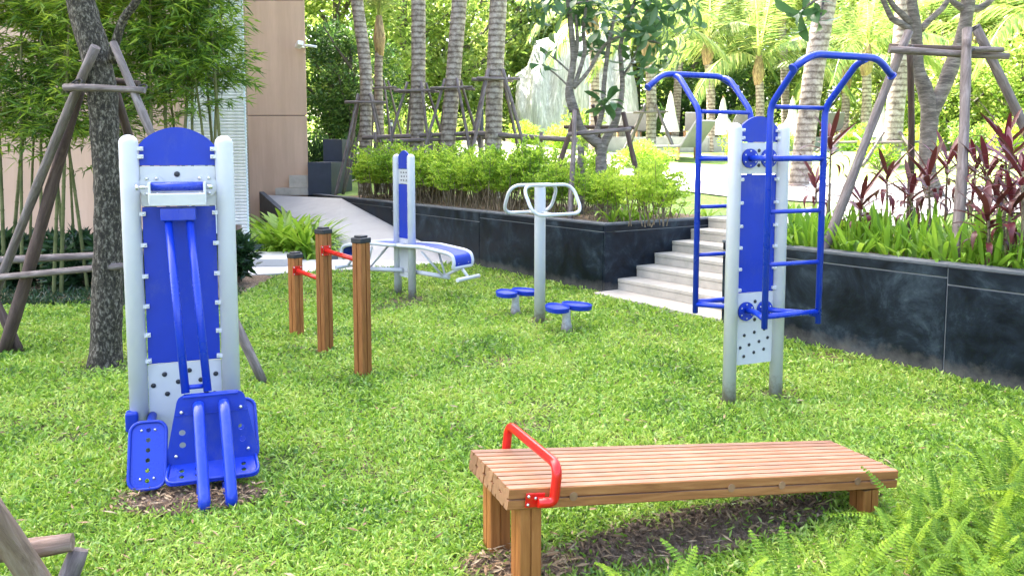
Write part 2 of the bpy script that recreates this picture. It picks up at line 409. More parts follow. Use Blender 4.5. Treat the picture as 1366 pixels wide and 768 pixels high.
class MB:
    def __init__(s): s.v = []; s.f = []; s.sm = []; s.mi = []; s.cur = 0
    def add(s, vs, fs, smooth=False):
        o = len(s.v); s.v.extend([tuple(v) for v in vs])
        for f in fs: s.f.append(tuple(i + o for i in f)); s.sm.append(smooth); s.mi.append(s.cur)
        return s
    def box(s, c, d, rot=None):
        hx, hy, hz = d[0] / 2, d[1] / 2, d[2] / 2
        vs = [Vector((x * hx, y * hy, z * hz)) for x in (-1, 1) for y in (-1, 1) for z in (-1, 1)]
        if rot is not None: vs = [rot @ v for v in vs]
        c = Vector(c); vs = [v + c for v in vs]
        return s.add(vs, [(0, 1, 3, 2), (4, 6, 7, 5), (0, 4, 5, 1), (2, 3, 7, 6), (0, 2, 6, 4), (1, 5, 7, 3)])
    def hexa(s, lo, hi):   # two lists of 4 points
        return s.add(list(lo) + list(hi), [(3, 2, 1, 0), (4, 5, 6, 7), (0, 1, 5, 4), (1, 2, 6, 5), (2, 3, 7, 6), (3, 0, 4, 7)])
    def tube(s, pts, r, n=12, closed=False, caps=True, jitter=0.0):
        pts = [Vector(p) for p in pts]; k = len(pts)
        rs = r if isinstance(r, (list, tuple)) else [r] * k
        T = []
        for i in range(k):
            a = pts[(i - 1) % k] if (closed or i > 0) else pts[i]
            b = pts[(i + 1) % k] if (closed or i < k - 1) else pts[i]
            T.append((b - a).normalized())
        up = Vector((0, 0, 1)) if abs(T[0].z) < 0.9 else Vector((0, 1, 0))
        N = (up - T[0] * up.dot(T[0])).normalized()
        vs = []
        for i in range(k):
            N = (N - T[i] * N.dot(T[i])).normalized(); B = T[i].cross(N)
            for j in range(n):
                a = 2 * PI * j / n
                rr = rs[i] * (1 + (random.uniform(-jitter, jitter) if jitter else 0))
                vs.append(pts[i] + (N * math.cos(a) + B * math.sin(a)) * rr)
        fs = []
        for i in range(k if closed else k - 1):
            i2 = (i + 1) % k
            for j in range(n):
                j2 = (j + 1) % n
                fs.append((i * n + j, i * n + j2, i2 * n + j2, i2 * n + j))
        s.add(vs, fs, True)
        if caps and not closed:
            o = len(s.v) - len(vs)
            s.f.append(tuple(o + j for j in reversed(range(n)))); s.sm.append(False); s.mi.append(s.cur)
            s.f.append(tuple(o + (k - 1) * n + j for j in range(n))); s.sm.append(False); s.mi.append(s.cur)
        return s
    def lathe(s, prof, n=20, c=(0, 0, 0), smooth=True):
        c = Vector(c); vs = []
        for (r, z) in prof:
            for j in range(n):
                a = 2 * PI * j / n; vs.append(c + Vector((r * math.cos(a), r * math.sin(a), z)))
        fs = []
        for i in range(len(prof) - 1):
            for j in range(n):
                j2 = (j + 1) % n; fs.append((i * n + j, i * n + j2, (i + 1) * n + j2, (i + 1) * n + j))
        s.add(vs, fs, smooth)
        o = len(s.v) - len(vs)
        s.f.append(tuple(o + j for j in reversed(range(n)))); s.sm.append(False); s.mi.append(s.cur)
        s.f.append(tuple(o + (len(prof) - 1) * n + j for j in range(n))); s.sm.append(False); s.mi.append(s.cur)
        return s
    def mesh(s, name, mat=None):
        me = bpy.data.meshes.new(name); me.from_pydata(s.v, [], s.f); me.update()
        me.polygons.foreach_set('use_smooth', s.sm)
        if isinstance(mat, (list, tuple)):
            for x in mat: me.materials.append(x)
            me.polygons.foreach_set('material_index', s.mi)
        elif mat: me.materials.append(mat)
        return me
    def build(s, name, mat, parent=None, bevel=0.0, loc=None, rot=None):
        o = link(name, s.mesh(name, mat), parent, None, loc, rot)
        if bevel:
            bv = o.modifiers.new('bevel', 'BEVEL'); bv.width = bevel; bv.segments = 2; bv.limit_method = 'ANGLE'; bv.angle_limit = R(40)
        return o

def fillet(pts, rad, n=5, closed=False):
    pts = [Vector(p) for p in pts]; out = []; k = len(pts)
    for i in range(k):
        if not closed and i in (0, k - 1): out.append(pts[i]); continue
        p, a, b = pts[i], pts[i - 1], pts[(i + 1) % k]
        da, db = (a - p), (b - p); q = min(rad, da.length * 0.45, db.length * 0.45)
        s, e = p + da.normalized() * q, p + db.normalized() * q
        for j in range(n + 1):
            t = j / n; out.append(s * (1 - t) ** 2 + p * 2 * t * (1 - t) + e * t * t)
    return out

def plate(name, outline, mat, parent, thick=0.008, holes=(), bevel=0.0, xf=None):
    """outline in x,z; thickness along +y; circular holes (x, z, r)"""
    bm = bmesh.new(); edges = []
    def loop(pts):
        vs = [bm.verts.new((p[0], 0, p[1])) for p in pts]
        for i in range(len(vs)): edges.append(bm.edges.new((vs[i], vs[(i + 1) % len(vs)])))
    loop(outline)
    for (hx, hz, hr) in holes: loop([(hx + hr * math.cos(2 * PI * j / 12), hz + hr * math.sin(2 * PI * j / 12)) for j in range(12)])
    bmesh.ops.triangle_fill(bm, edges=edges, use_beauty=True)
    r = bmesh.ops.extrude_face_region(bm, geom=bm.faces[:])
    bmesh.ops.translate(bm, verts=[e for e in r['geom'] if isinstance(e, bmesh.types.BMVert)], vec=(0, thick, 0))
    bmesh.ops.recalc_face_normals(bm, faces=bm.faces[:])
    if xf is not None: bmesh.ops.transform(bm, matrix=xf, verts=bm.verts[:])
    me = bpy.data.meshes.new(name); bm.to_mesh(me); bm.free(); me.materials.append(mat)
    return link(name, me, parent)

def rrect(x0, x1, z0, z1, r=0.02, n=4):
    o = []
    for (cx, cz, a0) in ((x1 - r, z0 + r, -90), (x1 - r, z1 - r, 0), (x0 + r, z1 - r, 90), (x0 + r, z0 + r, 180)):
        for j in range(n + 1):
            a = R(a0 + 90 * j / n); o.append((cx + r * math.cos(a), cz + r * math.sin(a)))
    return o

def disc_mesh(name, r, h, mat, n=14, dome=True):
    """bolt or plug: axis along -y"""
    mb = MB(); prof = [(r, 0), (r, h * 0.5), (r * 0.75, h), (0.0005, h * 1.1)] if dome else [(r, 0), (r, h)]
    mb.lathe(prof, n)
    me = mb.mesh(name, mat)
    me.transform(Matrix.Rotation(R(90), 4, 'X'))
    return me
PLUG = disc_mesh('hole_plug', 0.011, 0.004, M['black'])
BOLT = disc_mesh('bolt', 0.009, 0.009, M['steel'], 10)
SBOLT = disc_mesh('bolt_small', 0.006, 0.005, M['steel'], 8)

def np_mesh(name, V, F, mat, smooth=False):
    V = np.asarray(V, dtype=np.float32); F = np.asarray(F, dtype=np.int32)
    me = bpy.data.meshes.new(name); k = F.shape[1]
    me.vertices.add(len(V)); me.vertices.foreach_set('co', V.ravel())
    me.loops.add(F.size); me.loops.foreach_set('vertex_index', F.ravel())
    me.polygons.add(len(F)); me.polygons.foreach_set('loop_start', np.arange(0, F.size, k, dtype=np.int32))
    me.polygons.foreach_set('use_smooth', np.full(len(F), smooth))
    me.update(calc_edges=True); me.materials.append(mat)
    return me
def unit(a): return a / np.maximum(np.linalg.norm(a, axis=1, keepdims=True), 1e-9)
def leaf_quads(P, D, N, L, W, mid=0.42, fold=0.12, droop=0.0):
    D = unit(D); S = unit(np.cross(D, N)); N = np.cross(S, D)
    L = np.asarray(L).reshape(-1, 1) * np.ones((len(P), 1)); W = np.asarray(W).reshape(-1, 1) * np.ones((len(P), 1))
    m = P + D * L * mid
    tip = P + D * L; tip[:, 2:3] -= droop * L
    V = np.stack([P, m - S * W / 2 + N * W * fold, tip, m + S * W / 2 + N * W * fold], axis=1).reshape(-1, 3)
    F = np.arange(len(P) * 4).reshape(-1, 4)
    return V, F
def rdir(n, zlo=-1, zhi=1):
    a = rng.uniform(0, 2 * PI, n); z = rng.uniform(zlo, zhi, n); r = np.sqrt(np.maximum(0, 1 - z * z))
    return np.stack([r * np.cos(a), r * np.sin(a), z], axis=1)

# ------------------------------------------------------------------ site frame: walls run along A, stairs climb along B
A = Vector((-0.568, 0.823, 0)); B = Vector((0.823, 0.568, 0))
R0 = Vector((2.0, 7.41, 0)); TOP = 0.83
def W(a, b, z=0.0): return R0 + A * a + B * b + Vector((0, 0, z))
def ab(x, y):
    dx, dy = x - R0.x, y - R0.y
    return A.x * dx + A.y * dy, B.x * dx + B.y * dy
def sstep(x, lo, hi):
    t = min(1, max(0, (x - lo) / (hi - lo))); return t * t * (3 - 2 * t)
def gz(x, y):
    b = ab(x, y)[1]
    z = 0.79 + 0.12 * max(0, b - 3.5) + 0.07 * max(0, y - 13) * sstep(b, 2.0, 4.5)
    cap = 1.72 + 0.55 * sstep(-x, -2.5, 2) * sstep(y, 16, 22)
    if z > cap: z = cap
    return z

# ------------------------------------------------------------------ ground sheets
mb = MB(); mb.add([(-400, -400, 0), (400, -400, 0), (400, 600, 0), (-400, 600, 0)], [(0, 1, 2, 3)])
g = mb.build('ground', M['ground']); tag(g, kind='structure')
mb = MB()
def patch(a0, a1, b0, b1, na, nb):
    bs = [b0 + (b1 - b0) * (j / nb) ** 1.6 for j in range(nb + 1)]
    vs = []
    for i in range(na + 1):
        for bb in bs:
            p = W(a0 + (a1 - a0) * i / na, bb); vs.append((p.x, p.y, gz(p.x, p.y)))
    fs = [(i * (nb + 1) + j, (i + 1) * (nb + 1) + j, (i + 1) * (nb + 1) + j + 1, i * (nb + 1) + j + 1) for i in range(na) for j in range(nb)]
    mb.add(vs, [tuple(reversed(f)) for f in fs], True)
patch(-40, -0.04, 0.10, 90, 40, 60); patch(-0.04, 2.10, 2.3, 90, 4, 60); patch(2.10, 60, 0.40, 90, 60, 60)
g = mb.build('garden_terrain', M['turf']); tag(g, kind='structure')

# planting soil sheets on the raised beds
def strip(name, pts, mat, dz=0.012, n=1, zf=None, kind='structure'):
    """pts: list of (left, right) world pairs; follows the terrain"""
    mb = MB(); vs = []
    for (l, r) in pts:
        for k in range(n + 1):
            p = Vector(l) * (1 - k / n) + Vector(r) * (k / n)
            z = (gz(p.x, p.y) if zf is None else zf(p.x, p.y)) + dz
            vs.append((p.x, p.y, z))
    fs = [(i * (n + 1) + k, i * (n + 1) + k + 1, (i + 1) * (n + 1) + k + 1, (i + 1) * (n + 1) + k) for i in range(len(pts) - 1) for k in range(n)]
    mb.add(vs, fs, True)
    o = mb.build(name, mat); tag(o, kind=kind); return o
strip('planting_bed', [(W(a, 2.1), W(a, 0.12)) for a in np.linspace(-10, -0.1, 12)], M['soil'])
strip('planting_bed', [(W(a, 2.6), W(a, 0.42)) for a in np.linspace(2.14, 10.5, 12)], M['soil'])
# sunny path: from the stair head, then away to both sides
strip('garden_path', [(W(0.1, b), W(2.0, b)) for b in np.linspace(2.32, 4.6, 5)], M['sand'], 0.02, 2)
strip('garden_path', [(W(a, 6.6), W(a, 4.6)) for a in np.linspace(-16, 14, 30)], M['sand'], 0.024, 3)
strip('garden_path', [((x, 25.5), (x, 21.5)) for x in np.linspace(-5, 9, 15)], M['sand'], 0.02, 3)

# ------------------------------------------------------------------ retaining walls, built of panels
def wall_panels(root, o, d, nrm, segs, thick=0.16, pre=0.0, cpre=0.0):
    """o start, d unit direction along face, nrm outward normal; segs: (s0, s1, joint height)"""
    back = -nrm
    core = MB()
    s0, s1 = segs[0][0], segs[-1][1]
    def P(s, y, z): return o + d * s + back * y + Vector((0, 0, z))
    core.hexa([P(s0, 0.012, -0.1), P(s1, 0.012, -0.1), P(s1, thick, -0.1), P(s0, thick, -0.1)],
              [P(s0, 0.012, TOP - 0.03), P(s1, 0.012, TOP - 0.03), P(s1, thick, TOP - 0.03), P(s0, thick, TOP - 0.03)])
    core.build('wall_core', M['grout'], root)
    g = 0.005
    for si, (a, b, hj) in enumerate(segs):
        a00 = a; a = a - (pre if si == 0 else 0)
        for (z0, z1, nm) in ((-0.1, hj - g, 'panel'), (hj + g, TOP - 0.025, 'panel')):
            mb = MB(); mb.hexa([P(a + g, 0, z0), P(b - g, 0, z0), P(b - g, 0.03, z0), P(a + g, 0.03, z0)],
                               [P(a + g, 0, z1), P(b - g, 0, z1), P(b - g, 0.03, z1), P(a + g, 0.03, z1)])
            mb.build(nm, M['wall'], root, 0.003)
        a = a00 - (cpre if si == 0 else 0)
        mb = MB(); mb.hexa([P(a + 0.001, -0.004, TOP - 0.023), P(b - 0.001, -0.004, TOP - 0.023), P(b - 0.001, thick + 0.01, TOP - 0.023), P(a + 0.001, thick + 0.01, TOP - 0.023)],
                           [P(a + 0.001, -0.004, TOP), P(b - 0.001, -0.004, TOP), P(b - 0.001, thick + 0.01, TOP), P(a + 0.001, thick + 0.01, TOP)])
        mb.build('coping', M['coping'], root, 0.003)
rw = empty('retaining_wall', R0, 0, 'dark slate retaining wall behind the climbing ladders, lime plants along its top', 'wall')
rw.location = (0, 0, 0)
sg = [(0, 2.05, TOP - 0.10), (2.05, 4.9, TOP - 0.15), (4.9, 7.7, TOP - 0.10), (7.7, 10.5, TOP - 0.15)]
wall_panels(rw, R0.copy(), -A, -B, sg, cpre=0.034)
wall_panels(rw, R0 + B * 0.171 + A * 0.031, B, A, [(0, 2.4, TOP - 0.1)], 0.14, pre=0.171)
lw = empty('retaining_wall', (0, 0, 0), 0, 'dark slate retaining wall below the yellow-green hedge, running from the stairs to the ramp', 'wall')
C0 = W(2.06, 0.29)
wall_panels(lw, C0, A, -B, [(0.0, 2.72, TOP - 0.10), (2.72, 5.6, TOP - 0.16), (5.6, 7.9, TOP - 0.10), (7.9, 9.85, TOP - 0.16)], cpre=0.034)
wall_panels(lw, C0 + B * 0.171 - A * 0.031, B, -A, [(0.0, 2.5, TOP - 0.10)], 0.14, pre=0.171)

# ------------------------------------------------------------------ stairs
st = empty('stairs', (0, 0, 0), 0, 'pale stone stairs climbing between the two dark retaining walls', 'stairs')
fr = [0.12, 0.5, 0.8, 1.1, 1.4, 1.73, 2.05, 2.5]; zz = [0.04, 0.17, 0.302, 0.434, 0.566, 0.698, 0.83]
for k in range(7):
    a0, a1 = (0.036, 2.025)
    b0 = fr[k]; z0 = (zz[k - 1] if k else -0.1); z1 = zz[k] - (0.0 if k < 6 else 0.001)
    s = MB(); s.hexa([W(a1, b0, z0 + 0.001), W(a0, b0, z0 + 0.001), W(a0, fr[k + 1] + 0.05, z0 + 0.001), W(a1, fr[k + 1] + 0.05, z0 + 0.001)],
                     [W(a1, b0, z1 - 0.045), W(a0, b0, z1 - 0.045), W(a0, fr[k + 1] + 0.05, z1 - 0.045), W(a1, fr[k + 1] + 0.05, z1 - 0.045)])
    so = s.build('step', M['step'], st, 0.003)
    s = MB(); s.hexa([W(a1, b0 - 0.006, z1 - 0.041), W(a0, b0 - 0.006, z1 - 0.041), W(a0, fr[k + 1] + 0.05, z1 - 0.041), W(a1, fr[k + 1] + 0.05, z1 - 0.041)],
                     [W(a1, b0 - 0.006, z1), W(a0, b0 - 0.006, z1), W(a0, fr[k + 1] + 0.05, z1), W(a1, fr[k + 1] + 0.05, z1)])
    s.build('tread', M['step'], so, 0.004)

# ------------------------------------------------------------------ ramp, pavement
def F0(x, y): return 0.0
RAMP_L0, RAMP_L1 = Vector((-2.72, 12.35, 0.0)), Vector((-5.35, 17.15, 0.80))
RAMP_R0, RAMP_R1 = W(5.25, 0.28) , W(9.86, 0.28); RAMP_R1.z = 0.80
mb = MB()
lo = [Vector((p.x, p.y, -0.1)) for p in (RAMP_L0, RAMP_R0, RAMP_R1, RAMP_L1)]
mb.hexa(lo, [RAMP_L0 + Vector((0, 0, .01)), RAMP_R0 + Vector((0, 0, .01)), RAMP_R1, RAMP_L1])
o = mb.build('ramp', M['paving']); tag(o, kind='structure')
d = (RAMP_L1 - RAMP_L0).normalized(); sd_ = d.cross(Vector((0, 0, 1))).normalized()
mb = MB()
P0, P1 = RAMP_L0 + sd_ * -0.002, RAMP_L1 + sd_ * -0.002
mb.hexa([P0 - Vector((0, 0, .15)) - sd_ * 0.1, P0 - Vector((0, 0, .15)), P1 - Vector((0, 0, .9)), P1 - Vector((0, 0, .9)) - sd_ * 0.1],
        [P0 + Vector((0, 0, .07)) - sd_ * 0.1, P0 + Vector((0, 0, .07)), P1 + Vector((0, 0, .07)), P1 + Vector((0, 0, .07)) - sd_ * 0.1])
o = mb.build('ramp_kerb', M['coping'], None, 0.004); tag(o, kind='structure')
pav = empty('pavement', (0, 0, 0)); tag(pav, kind='structure')
def yfront(x): return 10.6 + .50 * max(0.0, x + 3.6)
x = -7.2
while x < -1.3:
    xa, xb = x + 0.004, min(x + 1.15 - 0.004, -1.02)
    yw = lambda v: min(12.32, C0.y + (v - C0.x) * A.y / A.x - .03)
    q = [(xa, yfront(xa)), (xb, yfront(xb)), (xb, max(yfront(xb) + .02, yw(xb))), (xa, yw(xa))]
    s = MB(); s.hexa([Vector((p[0], p[1], -.06)) for p in q], [Vector((p[0], p[1], .018)) for p in q])
    s.build('paving_slab', M['paver'], pav, 0.003)
    x += 1.15
mb = MB(); mb.box((-4.05, 11.95, 0.075), (1.5, 0.9, 0.11)); o = mb.build('plinth', M['paver'], None, 0.006); tag(o, kind='structure')

# ------------------------------------------------------------------ building
bd = empty('building', (-8, 18, 0), 0, 'tall beige rendered building with recessed joints behind the bamboo', 'building')
bd.location = (0, 0, 0)
YB, XB, YA, XA = 17.25, -4.42, 12.9, -5.2
def bx(mb, x0, x1, y0, y1, z0, z1): mb.box(((x0 + x1) / 2, (y0 + y1) / 2, (z0 + z1) / 2), (x1 - x0, y1 - y0, z1 - z0))
SK = 0.42          # the flank runs back to the left
BH = 37.0
def foot(mb, x0, x1, y0, y1, z0, z1, sk=SK):
    q4 = [(x0, y0), (x1, y0), (x1 - (y1 - y0) * sk, y1), (x0, y1)]
    mb.hexa([(a, b, z0) for a, b in q4], [(a, b, z1) for a, b in q4])
mb = MB()
foot(mb, -26, XB - 0.03, YB + 0.025, 25, -.2, BH - .1); foot(mb, -26, XA - 0.03, YA + 0.025, YB + 0.02, -.2, BH - .1, .25)
mb.build('backing_wall', M['joint'], bd)
zs = [-.2, 2.50, 4.93, 7.4, 9.8, 12.2, 14.6, 17.0, 19.4, 21.8, 24.2, 26.6, 29, 31.4, 33.8, BH]
for i in range(15):
    for (x0, x1, y) in ((XB - 4.4, XB, YB), (-13.5, XA, YA), (-26, -13.51, YA)):
        s = MB(); bx(s, x0 + .003, x1, y, y + 0.022, zs[i] + 0.009, zs[i + 1] - 0.009); s.build('facade_panel', M['render'], bd, 0.002)
    for (x1, y0, y1, sk) in ((XB, YB + .024, 24.9, SK), (XA, YA + .024, YB - .002, .25)):
        s = MB(); q4 = [(x1 - .024, y0), (x1, y0), (x1 - (y1 - y0) * sk, y1), (x1 - .024 - (y1 - y0) * sk, y1)]
        s.hexa([(a, b, zs[i] + .009) for a, b in q4], [(a, b, zs[i + 1] - .009) for a, b in q4]); s.build('facade_panel', M['render'], bd, 0.002)

# glass louvre screen
gs = empty('glass_screen', (-4.35, 11.9, 0.13), 0, 'glazed screen with pale horizontal louvres at the corner of the beige building', 'screen')
XG0, XG1, HG = -0.46, 0.42, 4.6
s = MB(); s.box(((XG0 + XG1) / 2, 0.0, HG / 2), (XG1 - XG0, 0.012, HG)); s.build('glass_pane', M['glass'], gs)
lv = MB(); lv.box(((XG0 + XG1) / 2, 0, 0), (XG1 - XG0 - 0.02, 0.05, 0.008), Matrix.Rotation(R(-50), 3, 'X')); lvm = lv.mesh('louvre', M['louvre'])
k = 0; z = 0.30
while z < HG - 0.05:
    link('louvre', lvm, gs, None, (-0.0, -0.035, z)); z += 0.0475
for xx in (XG0 + 0.01, -0.06, XG1 - 0.012):
    s = MB(); s.box((xx, -0.07, HG / 2), (0.018, 0.014, HG)); s.build('mullion', M['frame_alu'], gs)
s = MB(); s.box((0, 0.04, 0.02), (XG1 - XG0, 0.1, 0.04)); s.build('base_rail', M['frame_alu'], gs)

# security camera on the building edge
sc = empty('security_camera', at(404, 62, YB - 0.1), 0, 'white security camera fixed high on the corner of the beige building', 'camera')
s = MB(); s.box((-0.05, -0.22, 0.02), (0.17, 0.34, 0.13), Matrix.Rotation(R(-14), 3, 'X') @ Matrix.Rotation(R(30), 3, 'Z')); s.build('camera_housing', M['camera_white'], sc, 0.02)
s = MB(); s.tube([(0.0, 0.1, -0.02), (0.0, -0.1, -0.02)], 0.03, 10); s.build('camera_arm', M['camera_white'], sc)
s = MB(); s.tube([(0.05, -0.02, 0.03), (0.42, -0.05, -0.02)], 0.035, 10); s.build('camera_body', M['camera_white'], sc); sc.scale = (.72,) * 3

# small stone steps and planter at the head of the ramp
s = empty('garden_steps', (0, 0, 0), 0, 'two low stone steps at the head of the ramp against the beige wall', 'steps')
for k, (x0, x1, y0, y1, z0, z1) in enumerate(((-5.05, -4.36, 16.95, 17.22, .80, .95), (-4.78, -4.36, 17.05, 17.235, .955, 1.22))):
    q = MB(); bx(q, x0, x1, y0, y1, z0, z1); q.build('step', M['step'], s, 0.004)
pl = empty('planter_box', (0, 0, 0), 0, 'dark blue-grey planter box at the far end of the hedge beside the beige wall', 'planter')
for (x0, x1, y0, y1, z0, z1, nm) in ((-4.36, -3.86, 17.0, 18.3, .8, 1.50, 'box_wall'), (-4.34, -3.9, 18.34, 19.4, .8, 2.02, 'back_wall')):
    q = MB(); bx(q, x0, x1, y0, y1, z0, z1); q.build(nm, M['planter'], pl, 0.006)

def pxof(x, y):
    return CX + FPX * x / max(.5, y)
def zone(x, y, zs_):
    p = pxof(x, y)
    for lim, t in zs_:
        if p < lim: return t
    return zs_[-1][1]
HZ = [(470, 'beside the planter box'), (525, 'left of the sit-up station post'), (590, 'right of the sit-up station post'), (670, 'between the sit-up station and the twister'), (745, 'behind the twister handles'), (9999, 'at the stair end')]
FZ = [(960, 'at its left tip'), (1080, 'in front of the bare soil'), (1180, 'in front of the low bench end'), (1280, 'right of the low bench end'), (9999, 'at the right edge')]
BZ = [(-20, 'cut by the left edge'), (35, 'by the left edge behind the leaning poles'), (75, 'between the two leaning poles'), (120, 'just left of the rough-barked trunk'), (170, 'just behind the rough-barked trunk'), (213, 'behind the left post of the leg press'), (245, 'behind the blue panel of the leg press'), (275, 'left part of the louvred screen'), (9999, 'in front of the louvred glass screen')]
LZ = [(1105, 'behind the ladders'), (1165, 'right of the ladders'), (1225, 'left of the forked tree'), (1275, 'left of the near pole'), (1325, 'right of the near pole'), (9999, 'at the right edge')]

# ------------------------------------------------------------------ machine parts
def post(parent, x, y, h, r, name='post'):
    prof = [(r, -0.08), (r, h - r * 0.95)] + [(r * math.cos(R(t)), h - r * 0.95 + r * 0.95 * math.sin(R(t))) for t in (15, 30, 45, 60, 75, 88)]
    q = MB(); q.lathe(prof, 28, (x, y, 0)); return q.build(name, M['silver'], parent)
def clips(parent, xs, zlist, w=0.03, y=-0.012):
    me = None
    for sx in xs:
        for z in zlist:
            if me is None:
                q = MB(); q.box((0, 0, 0), (w, 0.022, 0.020)); me = q.mesh('clip', M['white'])
            c = link('clip', me, parent, None, (sx, y, z)); link('bolt', SBOLT, c, None, (0.006 if sx < 0 else -0.006, -0.011, 0))
def arch(x0, x1, z0, z1, zt, n=14):
    o = [(x0, z0), (x1, z0), (x1, z1)]
    for i in range(1, n):
        t = i / n; x = x1 + (x0 - x1) * t; o.append((x, z1 + (zt - z1) * math.sin(PI * t) ** 0.75))
    o.append((x0, z1)); return o

# ================= leg press station (left foreground)
LC = at(240, 300, 4.1); LA = R(20)
lp = empty('leg_press_station', (LC.x, 4.1, 0), LA, 'blue and silver outdoor leg press machine at the left with swinging seat plate and pedals', 'exercise machine')
for sx in (-1, 1): post(lp, sx * 0.226, 0, 1.715, 0.046)
xw = 0.179
plate('arched_panel', arch(-xw, xw, 1.56, 1.665, 1.755), M['blue'], lp, 0.014)
plate('upper_plate', rrect(-xw, xw, 1.352, 1.556, 0.008), M['plate'], lp, 0.016)
plate('back_panel', rrect(-xw + .004, xw - .004, 0.535, 1.348, 0.004), M['blue'], lp, 0.012)
plate('lower_plate', rrect(-xw, xw, 0.06, 0.530, 0.008), M['plate'], lp, 0.016)
clips(lp, (-xw + 0.006, xw - 0.006), (1.645, 1.605, 1.315, 1.155, 0.995, 0.84, 0.69, 0.555))
for (x, z) in ((-.10, .475), (-.155, .42), (-.035, .43), (.02, .485), (.075, .43), (.15, .455), (-.09, .37), (.1, .365), (-0.02, .33), (.14, .35)):
    link('hole_plug', PLUG, lp, None, (x, -0.001, z), None, 1.15)
link('hole_plug', PLUG, lp, None, (-0.005, -0.001, 1.515), None, 1.3)
fl = disc_mesh('flange', 0.062, 0.01, M['plate'], 24, False)
f = link('flange', fl, lp, None, (-0.125, -0.002, 1.455))
f2 = link('flange', fl, lp, None, (0.125, -0.002, 1.455))
for ff in (f, f2):
    for aa in (60, 120, 240, 300): link('bolt', BOLT, ff, None, (0.045 * math.cos(R(aa)), -0.010, 0.045 * math.sin(R(aa))))
q = MB()
for sx in (-1, 1): q.box((sx * 0.128, -0.075, 1.425), (0.012, 0.14, 0.105))
q.box((0, -0.145, 1.392), (0.262, 0.010, 0.062), Matrix.Rotation(R(12), 3, 'X')); q.box((0, -0.09, 1.365), (0.25, 0.11, 0.008))
q.build('hinge_bracket', M['white'], lp, 0.006)
q = MB(); q.tube([(-0.12, -0.10, 1.455), (0.12, -0.10, 1.455)], 0.023, 18); rl = q.build('roller', M['blue_tube'], lp)
q = MB(); q.tube([(-0.185, -0.10, 1.452), (-0.13, -0.10, 1.452)], 0.008, 10); q.tube([(-0.192, -0.10, 1.452), (-0.178, -0.10, 1.452)], 0.015, 6); q.build('axle_bolt', M['steel'], lp)
q = MB(); q.tube([(0.135, -0.10, 1.452), (0.165, -0.10, 1.452)], 0.013, 6); q.build('axle_bolt', M['steel'], lp)
q = MB(); q.box((0, -0.10, 1.315), (0.165, 0.07, 0.062)); q.build('arm_head', M['blue_tube'], lp, 0.005)
for sx in (-1, 1):
    q = MB(); q.tube([(sx * 0.05, -0.10, 1.30), (0.065 + sx * 0.05, -0.35, 0.46)], 0.0195, 16); q.build('swing_arm', M['blue_tube'], lp)
q = MB(); q.tube([(0.0, -0.335, 0.485), (0.10, -0.335, 0.485)], 0.012, 8); q.build('cross_tube', M['blue_tube'], lp)
# seat plate
sx0 = 0.130; tilt = Matrix.Translation((sx0, -0.385, 0.292)) @ Matrix.Rotation(R(-3), 4, 'X')
def trap(wt, wb, zt, zb, r=0.03):
    pts = [Vector((-wb, zb, 0)), Vector((wb, zb, 0)), Vector((wt, zt, 0)), Vector((-wt, zt, 0))]
    return [(p.x, p.y) for p in fillet(pts, r, 5, True)]
sp = plate('seat_plate', trap(0.150, 0.218, 0.165, -0.172, .035), M['blue'], lp, 0.010, [(-.135, -.015, .015), (-.135, -.075, .015), (.135, -.015, .015), (.14, -.075, .015)], 0, tilt)
for (x, z) in ((-.135, .085), (.135, .085), (-.165, -.125), (.165, -.125)):
    p = tilt @ Vector((x, -0.001, z)); link('bolt', BOLT, sp, None, p)
q = MB(); q.box(tilt @ Vector((0, 0.012, 0.158)), (0.25, 0.045, 0.012)); q.build('top_fold', M['blue'], sp, 0.004)
q = MB(); q.box(tilt @ Vector((0, -0.002, 0.07)), (0.33, 0.004, 0.004)); q.build('fold_line', M['blue_tube'], sp)
# foot plate
ft = Matrix.Translation((sx0 + 0.0, -0.52, 0.075)) @ Matrix.Rotation(R(-68), 4, 'X')
fp = plate('foot_plate', trap(0.195, 0.215, 0.24, 0.0, 0.05), M['blue_tube'], lp, 0.008,
           [(x, z, 0.012) for x in (-.14, -.07, .14) for z in (0.05, 0.09)], 0, ft)
q = MB(); q.tube([ft @ Vector(v) for v in fillet([(-.19, -.004, .22), (-.21, -.004, .01), (.21, -.004, .01), (.19, -.004, .22)], .05, 5)], 0.008, 8); q.build('foot_plate_rim', M['blue_tube'], fp)
for s_ in (-1, 1):
    xx = sx0 + s_ * 0.058
    q = MB(); q.tube(fillet([(xx, -0.395, 0.41), (xx + .003, -0.45, 0.38), (xx + 0.024, -0.735, 0.035), (xx + .012, -0.60, 0.0), (xx, -0.36, 0.08), (xx, -0.35, 0.22)], 0.06, 7), 0.0265, 16)
    q.build('front_handle', M['blue_tube'], lp)
